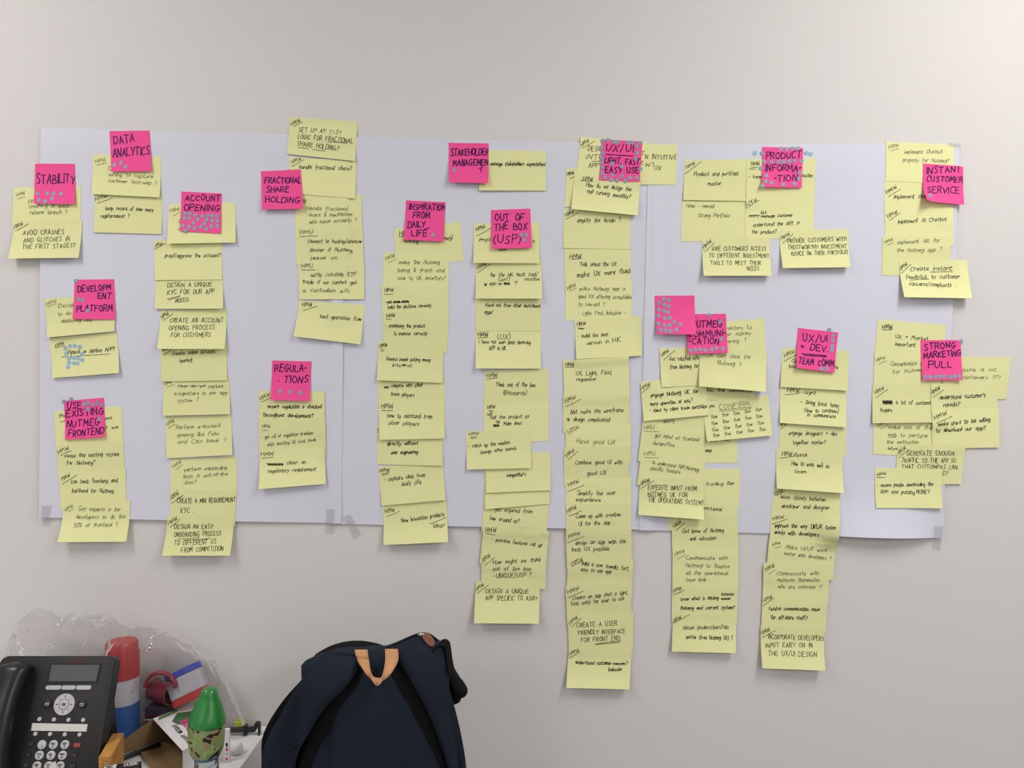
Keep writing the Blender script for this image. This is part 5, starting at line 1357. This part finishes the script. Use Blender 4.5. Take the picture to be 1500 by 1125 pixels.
# ================================================================== the navy backpack, leaning at the wall right of the desk
M['navy'] = mat('navy_canvas', (0.0115, 0.0175, 0.029), 0.85, 0.2, noise_amt=0.12, noise_scale=14, bump=0.25, bump_scale=1400)
M['navy_strap'] = mat('navy_strap_canvas', (0.0105, 0.0155, 0.026), 0.85, 0.2, noise_amt=0.1, noise_scale=20, bump=0.25, bump_scale=1400)
M['black_mesh'] = mat('black_mesh_fabric', (0.0055, 0.006, 0.007), 0.9, 0.15, bump=0.5, bump_scale=2200)
M['leather'] = mat('tan_leather', (0.56, 0.285, 0.135), 0.55, 0.35, noise_amt=0.05, noise_scale=60)
M['leather_dark'] = mat('brown_leather', (0.33, 0.15, 0.085), 0.55, 0.35, noise_amt=0.06, noise_scale=60)
M['thread'] = mat('brown_thread', (0.16, 0.07, 0.03), 0.8, 0.2)
M['metal'] = mat('zip_metal', (0.55, 0.55, 0.55), 0.3, 0.5, metal=1.0)
RIM_D = 1.205
RIM_Y = -DIST + RIM_D
def rim(px, py): return ((px - 750) / FPX * RIM_D, EYE - (py - 562.5) / FPX * RIM_D)
TOPS = [(441, 975), (447, 968), (462, 962), (478, 957), (492, 953), (510, 951), (530, 951), (552, 951), (562, 951), (578, 945), (598, 936), (612, 930.5), (626, 930), (638, 937), (648, 943), (655, 953)]
top3 = [rim(*p) for p in TOPS]
ZB = 0.475
def lerp_list(L, x, k=1):
    if x <= L[0][0]: return L[0][k]
    for p, q in zip(L, L[1:]):
        if x <= q[0]: return p[k] + (q[k] - p[k]) * (x - p[0]) / (q[0] - p[0])
    return L[-1][k]
XL = [(ZB, rim(440, 0)[0]), (0.62, rim(432, 0)[0]), (0.80, rim(440, 0)[0]), (0.90, rim(447, 0)[0]), (0.935, rim(445, 0)[0]), (0.96, rim(441, 0)[0])]
XR = [(ZB, rim(676, 0)[0]), (0.62, rim(680, 0)[0]), (0.785, rim(674, 0)[0]), (0.84, rim(669, 0)[0]), (0.89, rim(662, 0)[0]), (0.94, rim(657, 0)[0]), (0.99, rim(655, 0)[0])]
XT0, XT1 = top3[0][0], top3[-1][0]
def bag_xz(u, v):
    xt = XT0 + (XT1 - XT0) * u
    zt = lerp_list(top3, xt)
    z = ZB + (zt - ZB) * v
    xl, xr = lerp_list(XL, z), lerp_list(XR, z)
    x = xl + (xr - xl) * u
    return x * (1 - v ** 6) + xt * v ** 6, z
def bag_swell(u, v):
    a = max(0.0, 1 - abs(2 * u - 1) ** 3.4) ** 0.5
    b = max(0.0, 1 - max(0.0, (v - 0.5) / 0.5) ** 5) ** 0.5 * max(0.0, 1 - max(0.0, (0.22 - v) / 0.22) ** 3) ** 0.5
    return a * b
FRONT, BACK = 0.050, 0.105
def bag_front_y(x, z):
    """front surface of the bag at wall position (x, z); beyond its outline: the rim plane"""
    xl, xr = lerp_list(XL, z), lerp_list(XR, z)
    u = min(max((x - xl) / (xr - xl), 0), 1)
    zt = lerp_list(top3, min(max(x, XT0), XT1))
    v = min(max((z - ZB) / (zt - ZB), 0), 1)
    return RIM_Y - FRONT * bag_swell(u, v)
PK = Vector((rim(555, 0)[0], RIM_Y, ZB))
pack = empty('backpack', PK)
tag(pack, 'navy blue backpack with tan leather handle, right of the desk', 'backpack')

NU, NV = 56, 64
V, F = [], []
for side in (-1, 1):
    for j in range(NV + 1):
        for i in range(NU + 1):
            u = 0.5 - 0.5 * math.cos(math.pi * i / NU)
            v = 0.5 - 0.5 * math.cos(math.pi * j / NV)
            x, z = bag_xz(u, v)
            s = bag_swell(u, v)
            wr = noise.noise(Vector((x * 14, z * 11, side * 3.0))) * 0.006 + noise.noise(Vector((x * 40, z * 30, side * 5.0))) * 0.0018
            y = (-FRONT if side < 0 else BACK) * s + wr * s
            V.append(Vector((x, RIM_Y + y, z)) - PK)
n1 = (NU + 1) * (NV + 1)
for j in range(NV):
    for i in range(NU):
        a = j * (NU + 1) + i
        F.append((a, a + 1, a + NU + 2, a + NU + 1))
        F.append((n1 + a, n1 + a + NU + 1, n1 + a + NU + 2, n1 + a + 1))
me = mesh('bag_body', V, F, M['navy'], smooth=True)
bm = bmesh.new(); bm.from_mesh(me); bmesh.ops.remove_doubles(bm, verts=bm.verts[:], dist=1e-5); bmesh.ops.recalc_face_normals(bm, faces=bm.faces[:]); bm.to_mesh(me); bm.free()
link('bag_body', me, pack)

def surf(px, py, off):
    """point on the bag's front under wall pixel-direction (px, py), lifted by off towards the room"""
    d = RIM_D - 0.03
    for _ in range(5):
        p = W(px, py, d)
        y = bag_front_y(p.x, p.z) - off
        d = y + DIST
    return W(px, py, d)

def band(name, path, material, parent, off, thick, cross=8, seg=6, drop=0.0, subdiv=4):
    """a padded strap along path: (px, py, half width px)"""
    P = []
    for k in range(3):
        pass
    xs = catmull([(p[0], p[1]) for p in path], subdiv)
    ws = catmull([(p[2], 0.0) for p in path], subdiv)
    rows = []
    n = len(xs)
    for i in range(n):
        a, b = xs[max(i - 1, 0)], xs[min(i + 1, n - 1)]
        tx, ty = b[0] - a[0], b[1] - a[1]
        l = math.hypot(tx, ty)
        nx, ny = -ty / l, tx / l
        hw = ws[i][0]
        mid = surf(xs[i][0], xs[i][1], off)
        top, bot = [], []
        for k in range(cross + 1):
            f = 2 * k / cross - 1
            px, py = xs[i][0] + nx * hw * f, xs[i][1] + ny * hw * f
            q = surf(px, py, off)
            y = min(q.y, mid.y + 0.012)
            q = W(px, py, y + DIST)
            bulge = thick * (1 - abs(f) ** 4) ** .5
            t = W(px, py, y - bulge * .5 + DIST)
            u = W(px, py, y + bulge * .5 + DIST)
            top.append(t); bot.append(u)
        rows.append(top + bot[::-1])
    V, F = [], []
    m = len(rows[0])
    for r in rows: V += [p - PK for p in r]
    for i in range(n - 1):
        for k in range(m):
            q = (k + 1) % m
            F.append((i * m + k, i * m + q, (i + 1) * m + q, (i + 1) * m + k))
    F.append(tuple(range(m))); F.append(tuple((n - 1) * m + k for k in range(m)))
    me = mesh(name, V, F, material, smooth=True)
    bm = bmesh.new(); bm.from_mesh(me); bmesh.ops.remove_doubles(bm, verts=bm.verts[:], dist=1e-6); bmesh.ops.recalc_face_normals(bm, faces=bm.faces[:]); bm.to_mesh(me); bm.free()
    me.set_sharp_from_angle(angle=R(50))
    return link(name, me, parent)

# back panel, padded
V, F = [], []
NPX, NPY = 30, 44
for j in range(NPY + 1):
    for i in range(NPX + 1):
        f, g = i / NPX, j / NPY
        px = 484 + (658 - 484) * f
        py = 962 + 430 * g
        e = min(f, 1 - f, g * 2.4, (1 - g) * 2.4) * 2
        lift = 0.0075 * min(1.0, e / .12) ** .5 - .001 + .0006 * math.sin(f * 60) * min(1, e)
        V.append(surf(px, py, lift) - PK)
for j in range(NPY):
    for i in range(NPX):
        a = j * (NPX + 1) + i
        F.append((a, a + NPX + 1, a + NPX + 2, a + 1))
link('back_panel', mesh('back_panel', V, F, M['navy'], smooth=True), pack)

ls = band('shoulder_strap', [(505, 957.5, 20), (504, 962, 24), (498, 972, 27), (482, 993, 27), (456, 1020, 26), (432, 1060, 25), (413, 1095, 25), (408, 1130, 25), (416, 1180, 22), (432, 1260, 18)],
          M['navy_strap'], pack, 0.021, 0.012)
band('strap_padding', [(522, 975, 16), (508, 990, 26), (488, 1014, 27), (462, 1050, 27), (440, 1085, 27), (427, 1125, 27), (430, 1180, 24)], M['black_mesh'], ls, 0.004, 0.008)
band('strap_padding', [(476, 982, 10), (466, 992, 14), (452, 1008, 16), (424, 1042, 17), (401, 1080, 16), (396, 1110, 13), (396, 1150, 12)], M['black_mesh'], ls, -0.002, 0.008)
rs = band('shoulder_strap', [(598, 951, 22), (612, 968, 24), (630, 1000, 23), (645, 1035, 20), (658, 1075, 17), (668, 1115, 14), (673, 1160, 12), (674, 1240, 11)],
          M['navy_strap'], pack, 0.016, 0.012)
band('strap_padding', [(580, 965, 20), (592, 985, 23), (610, 1015, 24), (630, 1052, 24), (648, 1090, 22), (660, 1130, 18), (664, 1200, 14)], M['black_mesh'], rs, 0.004, 0.008)

# grab handle: a leather loop hanging from the top seam
def loop(name, path, widths, material, parent, thick):
    """path of points with a width vector each"""
    rows = []
    n = len(path)
    for i, (p, w) in enumerate(zip(path, widths)):
        t = (path[min(i + 1, n - 1)] - path[max(i - 1, 0)]).normalized()
        nn = t.cross(w).normalized()
        h = nn * thick / 2
        rows.append([p - w + h, p + w + h, p + w - h, p - w - h])
    V, F = [], []
    for r in rows: V += [q - PK for q in r]
    for i in range(n - 1):
        for k in range(4):
            q = (k + 1) % 4
            F.append((4 * i + k, 4 * i + q, 4 * i + 4 + q, 4 * i + 4 + k))
    F.append((0, 1, 2, 3)); F.append((4 * n - 4, 4 * n - 3, 4 * n - 2, 4 * n - 1))
    me = mesh(name, V, F, material)
    bm = bmesh.new(); bm.from_mesh(me); bmesh.ops.recalc_face_normals(bm, faces=bm.faces[:]); bm.to_mesh(me); bm.free()
    me.polygons.foreach_set('use_smooth', [True] * len(me.polygons))
    me.set_sharp_from_angle(angle=R(40))
    return link(name, me, parent)
cp = catmull([(529, 953), (531.5, 966), (535.5, 978), (541, 989), (548, 996.5), (554, 998.5), (560, 996.5), (566, 989), (571, 978), (574, 966), (573.5, 952)], 5)
dep = []
path, wid = [], []
n = len(cp)
for i, (px, py) in enumerate(cp):
    f = i / (n - 1)
    base = bag_front_y(*[(W(px, py, 1.16)).x, (W(px, py, 1.16)).z])
    y = base - 0.026 - 0.026 * math.sin(math.pi * f) ** .8
    path.append(W(px, py, y + DIST))
    # the band turns edge-on at the foot of the loop
    a = math.pi * f
    wid.append(Vector((-math.cos(a), math.sin(a) * .8, math.sin(a) * .12)) * 0.0098)
hd = loop('grab_handle', path, wid, M['leather'], pack, 0.0036)
for s in (-.80, .80):
    V, F = [], []
    for i in range(1, n - 1):
        t = (path[i + 1] - path[i - 1]).normalized()
        w = wid[i]
        nn = t.cross(w).normalized()
        if nn.y > 0: nn = -nn
        c = path[i] + w * s + nn * 0.0021 - PK
        a, b = t * 0.0011, w.normalized() * 0.00035
        k = len(V)
        V += [c - a - b, c + a - b, c + a + b, c - a + b]
        F.append((k, k + 1, k + 2, k + 3))
    o = link('stitching', mesh('stitching', V, F, M['thread']), hd)
    o['kind'] = 'stuff'

# dark rolled collar behind the top seam
V, F = [], []
def tube(name, pts, radii, material, parent, n=14, flat=1.0):
    """a soft tube through world points"""
    V, F = [], []
    m = len(pts)
    for i, (p, r) in enumerate(zip(pts, radii)):
        t = (pts[min(i + 1, m - 1)] - pts[max(i - 1, 0)]).normalized()
        a = t.cross(Vector((0, 1, 0))).normalized()
        b = t.cross(a).normalized()
        for k in range(n):
            g = 2 * math.pi * k / n
            V.append(p + a * r * math.cos(g) + b * r * flat * math.sin(g) - PK)
    for i in range(m - 1):
        for k in range(n):
            q = (k + 1) % n
            F.append((i * n + k, i * n + q, (i + 1) * n + q, (i + 1) * n + k))
    F.append(tuple(range(n))); F.append(tuple((m - 1) * n + k for k in range(n)))
    me = mesh(name, V, F, material, smooth=True)
    bm = bmesh.new(); bm.from_mesh(me); bmesh.ops.recalc_face_normals(bm, faces=bm.faces[:]); bm.to_mesh(me); bm.free()
    return link(name, me, parent)
tube('rolled_collar', [W(*p, 1.235) for p in catmull([(466, 967), (484, 957), (504, 951), (526, 949.5), (548, 953), (566, 960)], 4)],
     [0.010] * 21, M['black_mesh'], pack, flat=2.2)
# zip along the top right, with slider and leather pull
tube('zip', [W(*p, 1.205) for p in catmull([(566, 951), (582, 943.5), (600, 935), (614, 930), (628, 930.5), (640, 938)], 4)], [0.0022] * 21, M['black_mesh'], pack, n=8)
zs = tube('zip_slider', [W(612, 931, 1.193), W(617, 930, 1.192), (W(622, 930.5, 1.190))], [0.0022, 0.0034, 0.0024], M['metal'], pack, n=8, flat=.6)
zp = loop('zip_pull', [W(*p, 1.186) for p in ((621, 929), (624, 931), (628, 936.5), (632, 942), (635, 945))], [Vector((.0030, 0, .0022)), Vector((.0048, 0, .0030)), Vector((.0052, 0, .0032)), Vector((.0046, 0, .0030)), Vector((.0022, 0, .0018))], M['leather_dark'], pack, 0.002)
loop('zip_pull', [W(*p, 1.172) for p in ((474.5, 1050), (473.5, 1054), (473, 1058))], [Vector((.0012, 0, .0)), Vector((.0024, 0, .0006)), Vector((.0018, 0, .0))], M['leather_dark'], pack, 0.002)
# webbing loop and black pouch on the right side
lp = catmull([(636, 952), (641, 945), (649, 941.5), (655, 946), (657, 957), (659, 972), (662, 986)], 4)
loop('webbing_loop', [W(a, b, 1.195 + .012 * math.sin(3.14 * i / (len(lp) - 1))) for i, (a, b) in enumerate(lp)], [Vector((.0025, .011, .0015))] * len(lp), M['black_mesh'], pack, 0.0022)
pv = [(650, 962), (657, 962), (663, 976), (671, 990), (680, 1002), (685, 1011), (683, 1018), (676, 1022), (674, 1027), (666, 1031), (658, 1031), (654, 1010)]
cxp, cyp = sum(p[0] for p in pv) / len(pv), sum(p[1] for p in pv) / len(pv)
V, F = [], []
pr = catmull(pv + [pv[0]], 3)[:-1]
m = len(pr)
NR = 6
for side in (-1, 1):
    for r in range(NR + 1):
        f = math.cos(0.5 * math.pi * r / NR) if r < NR else 0.0
        h = math.sin(0.5 * math.pi * r / NR)
        for (a, b) in pr:
            q = W(cxp + (a - cxp) * f, cyp + (b - cyp) * f, 1.235)
            q.y += side * (0.022 * h + 0.004 * noise.noise(Vector((a * .12, b * .12, side))) * h)
            V.append(q - PK)
k0 = (NR + 1) * m
for side in (0, 1):
    for r in range(NR):
        for k in range(m):
            q = (k + 1) % m
            a = side * k0 + r * m
            F.append((a + k, a + q, a + m + q, a + m + k))
me = mesh('side_pouch', V, F, M['black_mesh'], smooth=True)
bm = bmesh.new(); bm.from_mesh(me); bmesh.ops.remove_doubles(bm, verts=bm.verts[:], dist=1e-5); bmesh.ops.recalc_face_normals(bm, faces=bm.faces[:]); bm.to_mesh(me); bm.free()
link('side_pouch', me, pack)

# ------------------------------------------------------------------ the stool the backpack stands on
st = empty('stool', Vector((PK.x, RIM_Y + 0.02, 0)))
tag(st, 'plain dark stool carrying the navy backpack', 'stool')
M['stool'] = mat('charcoal_seat', (0.03, 0.03, 0.033), .7, .3)
bm = bmesh.new(); bm_box(bm, (-.19, -.15, ZB - .045), (.19, .16, ZB - .001), .012, 3)
link('seat', from_bm('seat', bm, M['stool'], smooth=True, angle=50), st)
for sx in (-.16, .16):
    for sy in (-.12, .13):
        bm = bmesh.new(); bm_box(bm, (sx - .013, sy - .013, 0.0), (sx + .013, sy + .013, ZB - .045), .002)
        link('leg', from_bm('leg', bm, M['metal']), st)
